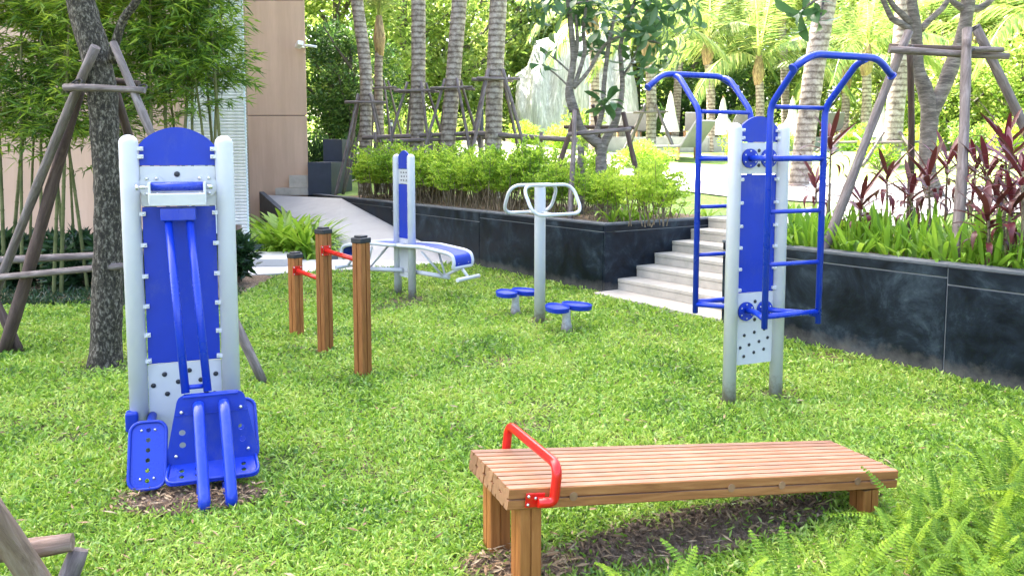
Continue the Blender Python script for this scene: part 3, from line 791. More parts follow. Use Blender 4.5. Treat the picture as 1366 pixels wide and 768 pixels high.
# pedals
def pedal(cx, cy, z0, rz):
    xf = Matrix.Translation((cx, cy, z0)) @ Matrix.Rotation(rz, 4, 'Z') @ Matrix.Rotation(R(-24), 4, 'X')
    ped = plate('foot_pedal', rrect(-0.078, 0.078, 0, 0.305, 0.045, 5), M['blue_tube'], lp, 0.006,
                [(0, 0.035 + 0.047 * i, 0.0105) for i in range(6)], 0, xf)
    rim = [xf @ Vector((p[0], -0.004, p[1])) for p in rrect(-0.081, 0.081, -0.003, 0.308, 0.048, 5)]
    q = MB(); q.tube(rim, 0.008, 8, closed=True); q.build('pedal_rim', M['blue'], ped)
    for (x, z) in ((-.03, .045), (.03, .045), (-.03, .27), (.03, .27)): link('bolt', SBOLT, ped, None, xf @ Vector((x, -0.001, z)), None, 1.1)
    q = MB(); q.tube(fillet([xf @ Vector((0, 0.03, 0.26)), (cx, cy + 0.22, z0 + .20), (cx, -0.01, z0 + .22)], 0.05, 5), 0.022, 12); q.build('pedal_arm', M['blue'], ped)
pedal(-0.165, -0.44, 0.045, R(-4)); pedal(0.265, -0.26, 0.06, R(4))
for xx in (-.165, .265):
    q = MB(); q.box((-.258 if xx < 0 else .262, -0.035, .255), (0.06, 0.07, 0.10)); q.build('pedal_mount', M['blue'], lp, 0.01)

# ================= climbing ladder station (right)
RA = R(22)
cl = empty('climbing_ladder_station', (1.597, 5.16, 0), RA, 'silver post station with two blue climbing ladders and pull-up handles before the dark wall', 'exercise machine')
for sx in (-1, 1): post(cl, sx * 0.190, 0, 1.82, 0.043)
xw = 0.147
plate('arched_panel', arch(-xw, xw, 1.70, 1.79, 1.865), M['blue'], cl, 0.014)
plate('upper_plate', rrect(-xw, xw, 1.495, 1.695, 0.006), M['plate'], cl, 0.016)
plate('back_panel', rrect(-xw + .003, xw - .003, 0.722, 1.49, 0.003), M['blue'], cl, 0.012)
plate('lower_plate', rrect(-xw, xw, 0.245, 0.718, 0.008), M['plate'], cl, 0.016)
clips(cl, (-xw + 0.006, xw - 0.006), (1.775, 1.725, 1.46, 1.31, 1.16, 1.02, 0.88, 0.745), 0.024)
for (x, z) in ((-.08, .44), (0, .455), (.08, .47), (-.11, .36), (-.04, .375), (.04, .39), (.11, .41), (-.08, .30), (0, .32), (.08, .335)):
    link('hole_plug', PLUG, cl, None, (x, -0.001, z), None, 1.0)
for z in (1.645, 1.55, 0.66, 0.54): link('hole_plug', PLUG, cl, None, (0.0, -0.001, z), None, 1.1)
bf = disc_mesh('mounting_flange', 0.062, 0.012, M['blue'], 24, False)
def ladder(parent, rot):
    R2 = Matrix.Rotation(rot, 4, 'Z')
    T = lambda x, y, z: R2 @ Vector((x, y, z))
    xa, xb, yy = -0.160, 0.262, -0.29
    lad = empty('ladder_frame', (0, 0, 0)); lad.parent = parent
    root = parent
    for (x) in (xa, xb):
        q = MB(); q.tube(fillet([T(x, yy, 0.55), T(x, yy, 1.91), T(x, yy - 0.24, 2.15), T(x + (0.01 if x < 0 else -0.01), yy - 0.32, 2.17)], 0.06, 6), 0.0195, 16)
        q.build('upright', M['blue_tube'], lad)
    for z in (0.625, 0.945, 1.27, 1.595, 1.905):
        q = MB(); q.tube([T(xa + .015, yy, z), T(xb - .015, yy, z)], 0.0135 if z != 1.595 and z != 0.625 else 0.0185, 12); q.build('rung', M['blue_tube'], lad)
    q = MB(); pts = fillet([T(-.265, yy - .31, 2.10), T(-.14, yy - .32, 2.18), T(.345, yy - .32, 2.18), T(.465, yy - .31, 2.085)], 0.07, 6)
    q.tube(pts, 0.0205, 16); q.build('pull_up_bar', M['blue_tube'], lad)
    for p, p2 in ((pts[0], pts[1]), (pts[-1], pts[-2])):
        dd = (p - p2).normalized()
        q = MB(); q.tube([p, p + dd * 0.012], 0.026, 16); q.build('end_cap', M['blue'], lad)
    for (fx, z) in ((-0.075, 1.595), (0.075, 1.595), (-0.075, 0.60), (0.075, 0.60)):
        f = link('mounting_flange', bf, lad, None, T(fx, -0.001, z), (0, 0, rot))
        for aa in (30, 90, 150, 210, 270, 330): link('bolt', SBOLT, f, None, (0.046 * math.cos(R(aa)), -0.012, 0.046 * math.sin(R(aa))))
    for z in (1.595, 0.61):
        q = MB(); q.tube(fillet([T(-.075, 0, z), T(-.075, -.10, z), T(xa, yy, z)] , .06, 5), 0.019, 12); q.build('arm', M['blue_tube'], lad)
        q = MB(); q.tube(fillet([T(.075, 0, z), T(.075, -.10, z), T(xb, yy, z)], .06, 5), 0.019, 12); q.build('arm', M['blue_tube'], lad)
    return lad
ladder(cl, 0); ladder(cl, PI)

# ================= push-up posts
def grooved(s, L, gw=0.008, gd=0.006):
    """square grooved timber profile, extruded along z from 0 to L"""
    h = s / 2; c = 0.004; g = gw / 2
    pr = []
    side = [(-h + c, -h), (-g, -h), (-g, -h + gd), (g, -h + gd), (g, -h), (h - c, -h)]
    for k in range(4):
        a = k * PI / 2
        for (x, y) in side: pr.append((x * math.cos(a) - y * math.sin(a), x * math.sin(a) + y * math.cos(a)))
    n = len(pr)
    q = MB()
    vs = [(x, y, 0) for x, y in pr] + [(x, y, L) for x, y in pr]
    q.cur = 0; q.add(vs, [(i, (i + 1) % n, n + (i + 1) % n, n + i) for i in range(n)])
    q.cur = 1; q.add(vs, [tuple(reversed(range(n))), tuple(range(n, 2 * n))])
    return q
pp = [G(484.5, 501), G(434.5, 470), G(396, 448)]
ph = [0.985, 0.985, 0.71]
pr_ = empty('push_up_bars', (pp[0].x, pp[0].y, 0), 0, 'three reddish timber posts joined by two low red bars on the lawn', 'exercise bars')
az = math.atan2(pp[2].y - pp[0].y, pp[2].x - pp[0].x)
pr_.rotation_euler = (0, 0, az)
inv = Matrix.Rotation(-az, 4, 'Z')
loc = [inv @ (Vector((p.x, p.y, 0)) - Vector((pp[0].x, pp[0].y, 0))) for p in pp]
for p, h in zip(loc, ph):
    q = grooved(0.094, h + 0.1); me = q.mesh('post', [M['wood_z'], M['wood_end']])
    po = link('post', me, pr_, None, (p.x, p.y, -0.1), (0, 0, R(22)))
    q = MB(); q.box((0, 0, h + .1 + .018), (0.104, 0.104, 0.04)); q.box((0, 0, h + .1 + .046), (0.072, 0.072, 0.018)); q.build('post_cap', M['black'], po, 0.006)
fm = MB(); fm.box((0, 0, 0), (0.008, 0.085, 0.085)); 
for i, (a_, b_, z) in enumerate(((0, 1, 0.85), (1, 2, 0.60))):
    pa, pb = loc[a_], loc[b_]; dd = (pb - pa).normalized()
    s0 = pa + dd * 0.05; s1 = pb - dd * 0.05
    q = MB(); q.tube([(s0.x, s0.y, z), (s1.x, s1.y, z)], 0.018, 14); bar = q.build('bar', M['red'], pr_)
    for s, sg_ in ((s0, 1), (s1, -1)):
        an = math.atan2(dd.y, dd.x)
        q = MB(); q.box((0, 0, 0), (0.008, 0.082, 0.082)); fo = q.build('bar_flange', M['red'], bar, 0.002, (s.x + dd.x * .005 * sg_, s.y + dd.y * .005 * sg_, z), (0, 0, an))
        for (u_, v_) in ((-.03, -.03), (.03, -.03), (-.03, .03), (.03, .03)):
            link('bolt', SBOLT, fo, None, (0.004 * sg_, u_, v_), (0, 0, R(90) * sg_))

# ================= sit-up station (middle distance)
s1, s2 = at(530, 300, 9.27), at(549, 300, 9.0)
smid = (s1 + s2) / 2; sa = math.atan2(s2.y - s1.y, s2.x - s1.x)
su = empty('sit_up_station', (smid.x, smid.y, 0), sa, 'tall silver post with blue panel and two low blue sit-up boards before the left wall', 'exercise machine')
half = (Vector((s1.x, s1.y)) - Vector((s2.x, s2.y))).length / 2
for sx in (-1, 1): post(su, sx * half, 0, 1.64, 0.045)
xw = half - 0.035
plate('arched_panel', arch(-xw, xw, 1.47, 1.60, 1.68), M['blue'], su, 0.014)
plate('upper_plate', rrect(-xw, xw, 1.30, 1.465, 0.004), M['plate'], su, 0.016)
plate('back_panel', rrect(-xw, xw, 0.67, 1.295, 0.003), M['blue'], su, 0.012)
plate('lower_plate', rrect(-xw, xw, 0.22, 0.665, 0.004), M['plate'], su, 0.016)
for i in range(3):
    for j in range(3): link('hole_plug', PLUG, su, None, (-.06 + .06 * i + (j % 2) * .012, -0.001, 1.34 + .045 * j), None, 0.9)
clips(su, (-xw + 0.004, xw - 0.004), (1.53, 1.22, 1.05, 0.88, 0.72), 0.02)
def board(parent, rot, az):
    k_ = .92
    """board leaves the post along local +x of its own frame, z drops, end curls down"""
    bo = empty('sit_up_board', (0, 0, 0), rot); bo.parent = parent
    w = 0.17
    prof = [(0.02, 0.60), (0.42, 0.605), (0.82, 0.56), (0.90, 0.53), (0.92, 0.45), (0.90, 0.40)]
    pr2 = fillet([(x, 0, z) for x, z in prof], 0.07, 4)
    q = MB(); vs = []
    for p in pr2: vs += [(p.x, -w + .015, p.z), (p.x, w - .015, p.z)]
    n = len(pr2); off = [(v[0] - 0.0, v[1], v[2] - 0.014) for v in vs]
    fs = [(2 * i, 2 * i + 2, 2 * i + 3, 2 * i + 1) for i in range(n - 1)]
    k = len(vs)
    fs2 = [(k + 2 * i + 1, k + 2 * i + 3, k + 2 * i + 2, k + 2 * i) for i in range(n - 1)]
    ed = [(2 * i + 2, 2 * i, k + 2 * i, k + 2 * i + 2) for i in range(n - 1)] + [(2 * i + 1, 2 * i + 3, k + 2 * i + 3, k + 2 * i + 1) for i in range(n - 1)]
    ed += [(0, 1, k + 1, k), (2 * n - 1, 2 * n - 2, k + 2 * n - 2, k + 2 * n - 1)]
    q.add(vs + off, fs + fs2 + ed, False); q.build('pad', M['blue'], bo)
    for y_, z_ in ((-.09, .45), (.09, .45)):
        link('bolt', SBOLT, bo, None, (0.918, y_, z_), (0, 0, R(90)))
    loop = [Vector((p.x, -w, p.z + .004)) for p in pr2] + [Vector((p.x, w, p.z + .004)) for p in reversed(pr2)]
    q = MB(); q.tube(fillet(loop, 0.05, 3, True), 0.021, 12, closed=True); q.build('board_frame', M['silver'], bo)
    q = MB(); q.tube([(0.03, 0, 0.30), (0.70, 0, 0.27)], 0.026, 12); q.build('lower_bar', M['silver'], bo)
    for y_ in (-.15, .15):
        q = MB(); q.tube([(0.40, y_, 0.56), (0.62, y_ * .15, 0.285)], 0.013, 8); q.build('strut', M['silver'], bo)
    q = MB(); q.tube([(0.64, 0, 0.285), (0.90, 0, 0.40)], 0.018, 8); q.tube([(0.89, 0, 0.39), (0.99, 0, 0.29)], 0.018, 8); q.build('foot_bar_arm', M['silver'], bo)
    q = MB(); q.tube([(0.99, -0.20, 0.285), (0.99, 0.20, 0.285)], 0.023, 12); q.build('foot_bar', M['silver'], bo); bo.scale = (k_, 1, 1)
# world azimuth of the boards: to the right and slightly nearer / mirrored
def board_w(azw, off):
    board(su, azw - sa, 0)
board_w(R(-33), 0); board_w(R(-33) + PI, 0)

# ================= twister
tw = empty('waist_twister', (0.27, 7.64, 0), 0, 'silver waist twister post with two looped handles and blue foot discs on both sides', 'exercise machine')
q = MB(); rr = 0.054
q.lathe([(rr, -0.06), (rr, 1.325), (rr * .96, 1.335), (rr * .8, 1.342), (0.001, 1.346)], 28); q.build('post', M['silver'], tw)
tdir = Vector((0.51, -0.86, 0)); tx = Vector((0.86, 0.51, 0))
def hloop(sg_, shift):
    bt, bb = 0.05 * sg_, 0.20 * sg_
    f = lambda a, b, z: tx * a + tdir * b + Vector((0, 0, z))
    if sg_ > 0: pts = [f(-.23, bt, 1.338), f(.34, bt, 1.338), f(.36, bb, 1.065), f(-.20, bb, 1.06)]
    else: pts = [f(-.30, bt, 1.338), f(.24, bt, 1.338), f(.25, bb, 1.07), f(-.30, bb, 1.065)]
    q = MB(); q.tube(fillet(pts, 0.115, 8, True), 0.0165, 14, closed=True)
    return q.build('handle_loop', M['silver'], tw)
hloop(1, 0.03); hloop(-1, 0.0)
for sg_ in (-1, 1):
    q = MB(); q.tube([tdir * 0.03 * sg_ + Vector((0, 0, 1.075)), tdir * 0.20 * sg_ + Vector((0, 0, 1.065))], 0.016, 10); q.build('handle_arm', M['silver'], tw)
for sg_ in (-1, 1):
    bpos = tdir * 0.46 * sg_
    ds = empty('foot_disc', bpos); ds.parent = tw
    q = MB(); q.lathe([(0.055, -0.05), (0.052, 0.03), (0.040, 0.10), (0.037, 0.17), (0.042, 0.205)], 20); q.build('pedestal', M['silver'], ds)
    for s_ in (-1, 1):
        ctr = tx * 0.11 * s_; rz = math.atan2(tx.y, tx.x) + R(14) * s_
        vs = []; q = MB(); n = 26; RX, RY = 0.105, 0.165
        rings = [(0.72, 0.196), (0.96, 0.206), (1.0, 0.245), (0.95, 0.252), (0.88, 0.234), (0.4, 0.228)]
        for (k, z) in rings:
            for j in range(n):
                a = 2 * PI * j / n; x_ = RX * k * math.cos(a) * (1 - .12 * math.sin(a)); y_ = RY * k * math.sin(a)
                vs.append((x_, y_, z))
        fs = [(i * n + j, i * n + (j + 1) % n, (i + 1) * n + (j + 1) % n, (i + 1) * n + j) for i in range(len(rings) - 1) for j in range(n)]
        fs += [tuple(reversed(range(n))), tuple((len(rings) - 1) * n + j for j in range(n))]
        q.add(vs, fs, False); q.build('footplate', M['blue'], ds, 0, ctr, (0, 0, rz))

# ================= bench
LFp = Vector((-0.006, 2.756, 0)); baz = math.atan2(0.71, 1.749)
be = empty('exercise_bench', (LFp.x, LFp.y, 0), baz, 'long low timber bench sloping down to the right with a red foot handle', 'bench')
BL, HL, HRt, SB = 1.90, 0.42, 0.200, 0.0845
slope = math.atan2(HL - HRt, BL)
bmx = Matrix.Translation((0, 0, HL)) @ Matrix.Rotation(slope, 4, 'Y')
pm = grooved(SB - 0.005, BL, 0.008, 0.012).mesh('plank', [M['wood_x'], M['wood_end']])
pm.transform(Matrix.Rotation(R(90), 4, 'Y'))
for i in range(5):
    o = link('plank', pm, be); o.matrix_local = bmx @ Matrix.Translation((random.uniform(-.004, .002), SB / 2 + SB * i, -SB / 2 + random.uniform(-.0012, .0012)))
pg = MB(); pg.lathe([(0.017, 0), (0.017, 0.0078)], 14); pgm = pg.mesh('groove_plug', M['wood_end']); pgm.transform(Matrix.Rotation(R(90), 4, 'X'))
for t in (0.26, 0.98, 1.24, 1.66, 1.75):
    o = link('groove_plug', pgm, be); o.matrix_local = bmx @ Matrix.Translation((t, 0.0075, -SB / 2))
def bleg(x, y, top):
    q = grooved(0.088, top + 0.12, 0.007, 0.006); me = q.mesh('leg', [M['wood_z'], M['wood_end']])
    return link('leg', me, be, None, (x, y, -0.12))
for y in (0.055, 0.36): bleg(0.085, y, HL - SB - 0.008); bleg(1.74, y, HL - 1.74 * math.tan(slope) - SB - 0.006)
for x in (0.085, 1.74):
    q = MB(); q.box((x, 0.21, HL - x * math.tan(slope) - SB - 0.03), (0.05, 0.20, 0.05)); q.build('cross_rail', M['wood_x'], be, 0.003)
hb = [(0.135, -0.012, -0.055), (0.20, -0.030, -0.045), (0.215, -0.032, 0.085), (0.215, 0.447, 0.085), (0.20, 0.445, -0.045), (0.135, 0.427, -0.055)]
hbw = [bmx @ Vector(p) for p in [(0.105, -0.022, -0.048), (0.165, -0.03, -0.048), (0.165, -0.03, 0.09), (0.165, 0.447, 0.09), (0.165, 0.447, -0.048), (0.105, 0.437, -0.048)]]
q = MB(); q.tube(fillet(hbw, 0.05, 7), 0.0185, 16); ho = q.build('foot_handle', M['red'], be)
for y_, sy in ((-0.006, -1), (0.423, 1)):
    q = MB(); q.box((0, 0, 0), (0.075, 0.006, 0.052)); br = q.build('handle_bracket', M['red'], ho, 0.002); br.matrix_local = bmx @ Matrix.Translation((0.10, y_, -0.045))
    for (x_, z_) in ((-.028, .015), (-.028, -.015), (.0, .008)):
        link('bolt', SBOLT, br, None, (x_, 0.003 * sy, z_), (0, 0, 0 if sy < 0 else PI))
# metal fitting under the low end
fp_ = G(1100, 664)
fit = empty('metal_fitting', (fp_.x, fp_.y + .12, 0), R(20), 'small ribbed metal fitting lying on the soil under the low end of the bench', 'fitting')
q = MB(); q.tube([(-.045, 0, .03), (-.03, 0, .03), (-.028, 0, .03), (-.01, 0, .03), (-.008, 0, .03), (.02, 0, .03), (.045, 0, .03)], [.016, .026, .02, .02, .028, .028, .018], 12); q.build('body', M['steel'], fit)
q = MB(); q.tube([(-.075, 0, .022), (-.045, 0, .028)], .009, 8); q.build('nozzle', M['black'], fit)

# ------------------------------------------------------------------ timber poles for tree supports
def polegeo(a, b, r, name, mat, parent, n=9, bend=0.012, rot=None):
    a, b = Vector(a), Vector(b); L = (b - a).length; k = max(5, int(L / 0.18)); k = min(k, 16)
    q = MB(); pts = []; rs = []
    ph = random.uniform(0, 6)
    for i in range(k + 1):
        t = i / k
        off = bend * L * 0.5 * math.sin(t * PI * 1.3 + ph)
        pts.append(Vector((off, bend * L * .4 * math.cos(t * 4 + ph), t * L)))
        rs.append(r * (1.07 - 0.15 * t) * random.uniform(0.93, 1.08))
    q.tube(pts, rs, n)
    o = link(name, q.mesh(name, mat), parent)
    o.location = a; o.rotation_mode = 'QUATERNION'; o.rotation_quaternion = (b - a).to_track_quat('Z', 'Y')
    return o

def frond_like():
    pass
# ------------------------------------------------------------------ rough-barked tree (left) with its support frame
def trunk_mesh(name, pts, rs, mat, n=22, amp=0.06, ring=0.0):
    """lumpy trunk through pts"""
    P = [Vector(p) for p in pts]
    # resample
    fine = []; fr_ = []
    for i in range(len(P) - 1):
        m = max(2, int((P[i + 1] - P[i]).length / 0.06))
        for j in range(m):
            t = j / m
            p0 = P[max(0, i - 1)]; p1 = P[i]; p2 = P[i + 1]; p3 = P[min(len(P) - 1, i + 2)]
            fine.append(0.5 * ((2 * p1) + (p2 - p0) * t + (2 * p0 - 5 * p1 + 4 * p2 - p3) * t * t + (3 * p1 - p0 - 3 * p2 + p3) * t ** 3))
            fr_.append(rs[i] * (1 - t) + rs[i + 1] * t)
    fine.append(P[-1]); fr_.append(rs[-1])
    q = MB(); q.tube(fine, fr_, n)
    if amp:
        from mathutils import noise as nz
        q2 = []
        for v in q.v:
            w = Vector(v); h = nz.noise(w * 9) * 0.6 + nz.noise(w * 22) * 0.5
            j = len(q2) // n; j = min(j, len(fine) - 1); dr = (w - fine[j])
            q2.append(tuple(w + dr * amp * h * 2.0))
        q.v = q2
    me = q.mesh(name, mat); return me

tb = G(140, 492)
lt = empty('tree', (tb.x, tb.y, 0), 0, 'tree with rough dark mottled bark propped by poles at the left of the lawn', 'tree')
def rel(o, p): return Vector(p) - Vector(o)
T0 = Vector((tb.x, tb.y, 0))
tp = [at(140, 497, 6.05), at(141, 470, 6.05), at(144, 330, 6.05), at(143, 230, 6.05), at(134, 110, 6.05), at(115, 30, 6.05), at(98, -40, 6.05), at(80, -160, 6.1), at(90, -330, 6.1)]
tr = link('trunk', trunk_mesh('trunk', [p - T0 for p in tp], [.150, .118, .100, .097, .106, .100, .094, .085, .05], M['bark_dark'], 40, 0.09), lt)
bp = [at(150, 82, 6.0), at(153, 62, 5.95), at(165, 25, 5.9), at(183, 0, 5.85), at(205, -60, 5.8)]
link('branch', trunk_mesh('branch', [p - T0 for p in bp], [.042, .033, .029, .028, .02], M['bark_dark'], 12, 0.02), lt)
bp = [at(100, -50, 6.05), at(150, -140, 6.3), at(240, -260, 6.8), at(330, -330, 7.2)]
link('branch', trunk_mesh('branch', [p - T0 for p in bp], [.07, .055, .04, .02], M['bark_dark'], 12, 0.04), lt)
bp = [at(80, -160, 6.1), at(20, -240, 5.6), at(-60, -330, 5.2)]
link('branch', trunk_mesh('branch', [p - T0 for p in bp], [.07, .05, .02], M['bark_dark'], 12, 0.04), lt)
# crown high above the frame
nL = 5200
ctrs = np.array([[0.4, 0.2, 5.0], [-0.8, -0.3, 5.2], [1.4, 0.9, 5.3], [-1.6, -1.0, 5.1], [0.3, 1.3, 5.8], [0.2, -1.0, 5.8]])
ci = rng.integers(0, len(ctrs), nL); Pn = ctrs[ci] + rng.normal(0, 0.48, (nL, 3))
V, F = leaf_quads(Pn, rdir(nL, -.7, .4), rdir(nL, .2, 1), rng.uniform(.07, .13, nL), rng.uniform(.03, .055, nL))
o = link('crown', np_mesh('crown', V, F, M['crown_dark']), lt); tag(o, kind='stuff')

ls = empty('tree_support', (tb.x, tb.y, 0), 0, 'weathered timber pole frame propping the rough-barked tree at the left', 'tree support')
def P_(a, b, r, name='pole', mat='pole', parent=None, base=None, **k):
    return polegeo(Vector(a) - base, Vector(b) - base, r, name, M[mat], parent, **k)
kw = dict(parent=ls, base=T0)
P_(G(351, 512), at(149, 56, 5.84), .032, mat='pole', **kw)
P_(at(-40, 462, 6.7), at(130, 64, 5.86), .036, mat='pole', **kw)
P_(G(2, 474), at(112, 108, 6.2), .046, mat='pole_dark', **kw)
P_(G(250, 440), at(150, 118, 6.25), .036, mat='pole_dark', **kw)
P_(at(86, 117, 5.80), at(193, 120, 5.78), .026, 'crossbar', 'pole', **kw)
P_(at(150, 108, 6.22), at(186, 112, 6.2), .026, 'crossbar', 'pole_dark', **kw)
P_(at(98, 128, 6.0), at(102, 110, 6.3), .022, 'crossbar', 'pole_dark', **kw)
P_(at(-60, 373, 6.4), at(168, 356, 5.95), .028, 'rail', 'pole', **kw)
P_(at(-60, 352, 7.0), at(200, 335, 7.1), .034, 'rail', 'pole', **kw)
P_(G(26, 471), at(-30, 350, 6.5), .035, mat='pole_dark', **kw)
for k, (px, py) in enumerate(((98, 117), (190, 119), (104, 112))):
    c = at(px, py, 5.87) - T0
    q = MB(); q.tube([(c + Vector((.035 * math.cos(t), .05 * math.sin(t) - .02, .035 * math.sin(t * 1.0)))) for t in np.linspace(0, 2 * PI, 12)[:-1]], .008, 6, closed=True); q.build('tie', M['rope'], ls)

# foreground pole frame in the bottom-left corner
fb = G(40, 768)
fs_ = empty('tree_support', (fb.x, fb.y, 0), 0, 'crossed weathered logs in the near bottom-left corner of the lawn', 'tree support')
FB = Vector((fb.x, fb.y, 0)); kw = dict(parent=fs_, base=FB)
P_(at(62, 800, 2.75), at(-30, 650, 2.5), .048, mat='pole_warm', **kw)
P_(at(-60, 745, 2.75), at(97, 722, 2.85), .038, 'rail', 'pole_warm', **kw)
P_(at(70, 820, 2.8), at(106, 732, 2.88), .036, mat='pole', **kw)

# low dark rail fence behind the bamboo
fe = empty('rail_fence', (0, 0, 0), 0, 'low dark rail fence standing behind the bamboo stems', 'fence')
P_(at(-20, 327, 10.2), at(300, 322, 10.2), .022, 'rail', 'pole_dark', parent=fe, base=Vector((0, 0, 0)), bend=0.001)
for px in (20, 60, 110, 165, 318):
    P_(G(px, 376), at(px, 300 if px > 200 else 318, 10.25), .03 if px < 200 else .045, 'fence_post', 'pole_dark' if px < 200 else 'pole_warm', parent=fe, base=Vector((0, 0, 0)), bend=0.002)

# ------------------------------------------------------------------ bamboo
def bamboo_meshes(k, lo=.28):
    H = random.uniform(4.6, 5.6); q = MB(); pts = []; rs = []
    lean = random.uniform(-.12, .12), random.uniform(-.2, .1)
    z = 0; r0 = random.uniform(.017, .024)
    while z < H:
        t = z / H
        def pos(z): t = z / H; return (lean[0] * z * .6 + .25 * lean[0] * t * t * H, lean[1] * z * .4 - .06 * t * t * H, z)
        r = r0 * (1 - .7 * t)
        pts += [pos(z), pos(z + .012), pos(z + .03), pos(z + .22)]; rs += [r, r * 1.22, r, r * .98]
        z += 0.24
    q.tube(pts, rs, 9)
    cu = q.mesh('culm', M['culm'])
    # branchlets with leaves
    nb = 94; ps = []; ds = []; tw_ = MB()
    for i in range(nb):
        z = random.uniform(lo, 1.0) ** 0.9 * H; t = z / H
        if z < 1.8 and random.random() < .8: continue
        base = np.array([lean[0] * z * .6 + .25 * lean[0] * t * t * H, lean[1] * z * .4 - .06 * t * t * H, z])
        a = random.uniform(0, 2 * PI); L = random.uniform(.25, .75) * (1.0 - .3 * t)
        d = np.array([math.cos(a), math.sin(a), random.uniform(.15, .9)]); d /= np.linalg.norm(d)
        tp_ = []
        for j in range(6):
            s = j / 5 * L; p = base + d * s + np.array([0, 0, -0.45 * s * s]); tp_.append(p)
            if j >= 1:
                for _ in range(4 if j < 5 else 6):
                    ps.append(p + np.array([random.uniform(-.03, .03) for _ in range(3)]))
                    dd = d * .7 + np.array([random.uniform(-1, 1), random.uniform(-1, 1), random.uniform(-.9, .25)]); ds.append(dd)
        tw_.tube(tp_, [.004, .003, .0025, .002, .0015, .001], 4, caps=False)
    ps = np.array(ps); ds = np.array(ds); n = len(ps)
    V, F = leaf_quads(ps, ds, rdir(n, .3, 1), rng.uniform(.10, .19, n), rng.uniform(.015, .027, n), .35, .1, .12)
    lf = np_mesh('foliage', V, F, M['bamboo_leaf'])
    return cu, lf, tw_.mesh('twigs', M['culm'])
BV = [bamboo_meshes(k) for k in range(5)] + [bamboo_meshes(k, .40) for k in range(3)]
bam = [(-22, 9.4), (6, 9.3), (16, 9.9), (30, 9.2), (40, 9.8), (57, 9.5), (72, 9.1), (82, 9.15), (90, 9.6), (104, 10.0), (118, 9.3), (131, 9.7), (152, 9.4), (166, 9.8), (178, 9.2), (195, 9.6), (207, 9.3), (215, 10.0), (230, 9.5), (240, 9.35), (252, 9.8), (262, 9.5), (283, 9.6), (292, 9.4), (300, 9.9), (306, 9.55), (-45, 9.9), (-70, 9.4)]
for i, (px, Y) in enumerate(bam):
    p = at(px, 400, Y); c, l, t = BV[i % 5] if px < 200 else BV[5 + i % 3]
    side = 'among the stems left of the rough-barked tree' if px < 120 else ('just behind the rough-barked tree' if px < 170 else ('behind the leg press machine' if px < 250 else 'beside the louvred glass screen'))
    side = [t for lim, t in BZ if px < lim][0]; dp = 'nearer' if Y < 9.5 else 'farther'
    r_ = empty('bamboo', (p.x, p.y, 0), random.uniform(0, 6.28), dp + ' leafy bamboo stem, ' + side, 'bamboo', dp + ' bamboo stems, ' + side)
    sc_ = random.uniform(.92, 1.12); r_.scale = (sc_, sc_, sc_)
    link('culm', c, r_); tag(link('twigs', t, r_), kind='stuff'); tag(link('foliage', l, r_), kind='stuff')

# ------------------------------------------------------------------ generic leafy things
def blob_foliage(n, centres, sig, L, Wd, mat, name='foliage', zlo=-.5, zhi=.8, up=0.3):
    c = np.array(centres); ci = rng.integers(0, len(c), n)
    d = rdir(n); rad = rng.uniform(.55, 1.05, n)[:, None]
    P = c[ci][:, :3] + d * rad * sig * (c[ci][:, 3:4] if c.shape[1] > 3 else 1)
    D = d * .8 + rdir(n, zlo, zhi); D[:, 2] += up * .3
    V, F = leaf_quads(P, D, rdir(n, .1, 1), rng.uniform(L[0], L[1], n), rng.uniform(Wd[0], Wd[1], n))
    return np_mesh(name, V, F, mat)

# dark shrubs under the bamboo
shm = [blob_foliage(900, [(random.uniform(-.25, .25), random.uniform(-.15, .15), random.uniform(.12, .5), random.uniform(.7, 1.1)) for _ in range(7)], .2, (.10, .2), (.04, .08), M['darkleaf']) for _ in range(3)]
stem = MB()
for i in range(7):
    a = random.uniform(0, 6.28); stem.tube([(0.03 * math.cos(a), .03 * math.sin(a), 0), (.2 * math.cos(a), .15 * math.sin(a), .45)], [.008, .004], 5, caps=False)
stm = stem.mesh('stems', M['twig'])
for i, px in enumerate((-30, 5, 48, 88, 105, 130, 160, 175, 210, 240, 275, 300)):
    p = G(px, 392 - (i % 3) * 4)
    r_ = empty('shrub', (p.x, p.y + .3, 0), i * 1.3, 'dark broad-leaved shrub at the bamboo foot, ' + [t for lim, t in BZ if px < lim][0], 'shrub', 'dark shrubs, ' + [t for lim, t in BZ if px < lim][0])
    link('stems', stm, r_); tag(link('foliage', shm[i % 3], r_), kind='stuff')

# hedge shrubs: fine bright foliage on bare stems
def hedge_mesh():
    ps, ds = [], []; q = MB()
    for i in range(15):
        a = random.uniform(0, 6.28); rr = random.uniform(.0, .42)
        base = np.array([random.uniform(-.28, .28), random.uniform(-.22, .22), 0]); top = base + np.array([rr * math.cos(a), rr * .8 * math.sin(a), random.uniform(.62, 1.02)])
        q.tube([base, (base + top) / 2 + np.array([.02, 0, 0]), top], [.009, .007, .003], 5, caps=False)
        for j in range(15):
            t = random.uniform(.36, 1.0) ** .8; p = base + (top - base) * t
            a2 = random.uniform(0, 6.28); d = np.array([math.cos(a2), math.sin(a2), random.uniform(.0, .9)]); L = random.uniform(.10, .24)
            for k in range(17):
                s = k / 16 * L; ps.append(p + d * s + np.array([random.uniform(-.015, .015), random.uniform(-.015, .015), -.5 * s * s])); ds.append(d * .6 + np.array([random.uniform(-1, 1), random.uniform(-1, 1), random.uniform(-.3, .7)]))
    ps = np.array(ps); ds = np.array(ds); n = len(ps)
    V, F = leaf_quads(ps, ds, rdir(n, .3, 1), rng.uniform(.035, .075, n), rng.uniform(.018, .034, n))
    return np_mesh('foliage', V, F, M['hedge']), q.mesh('stems', M['twig'])
HV = [hedge_mesh() for _ in range(4)]
k = 0
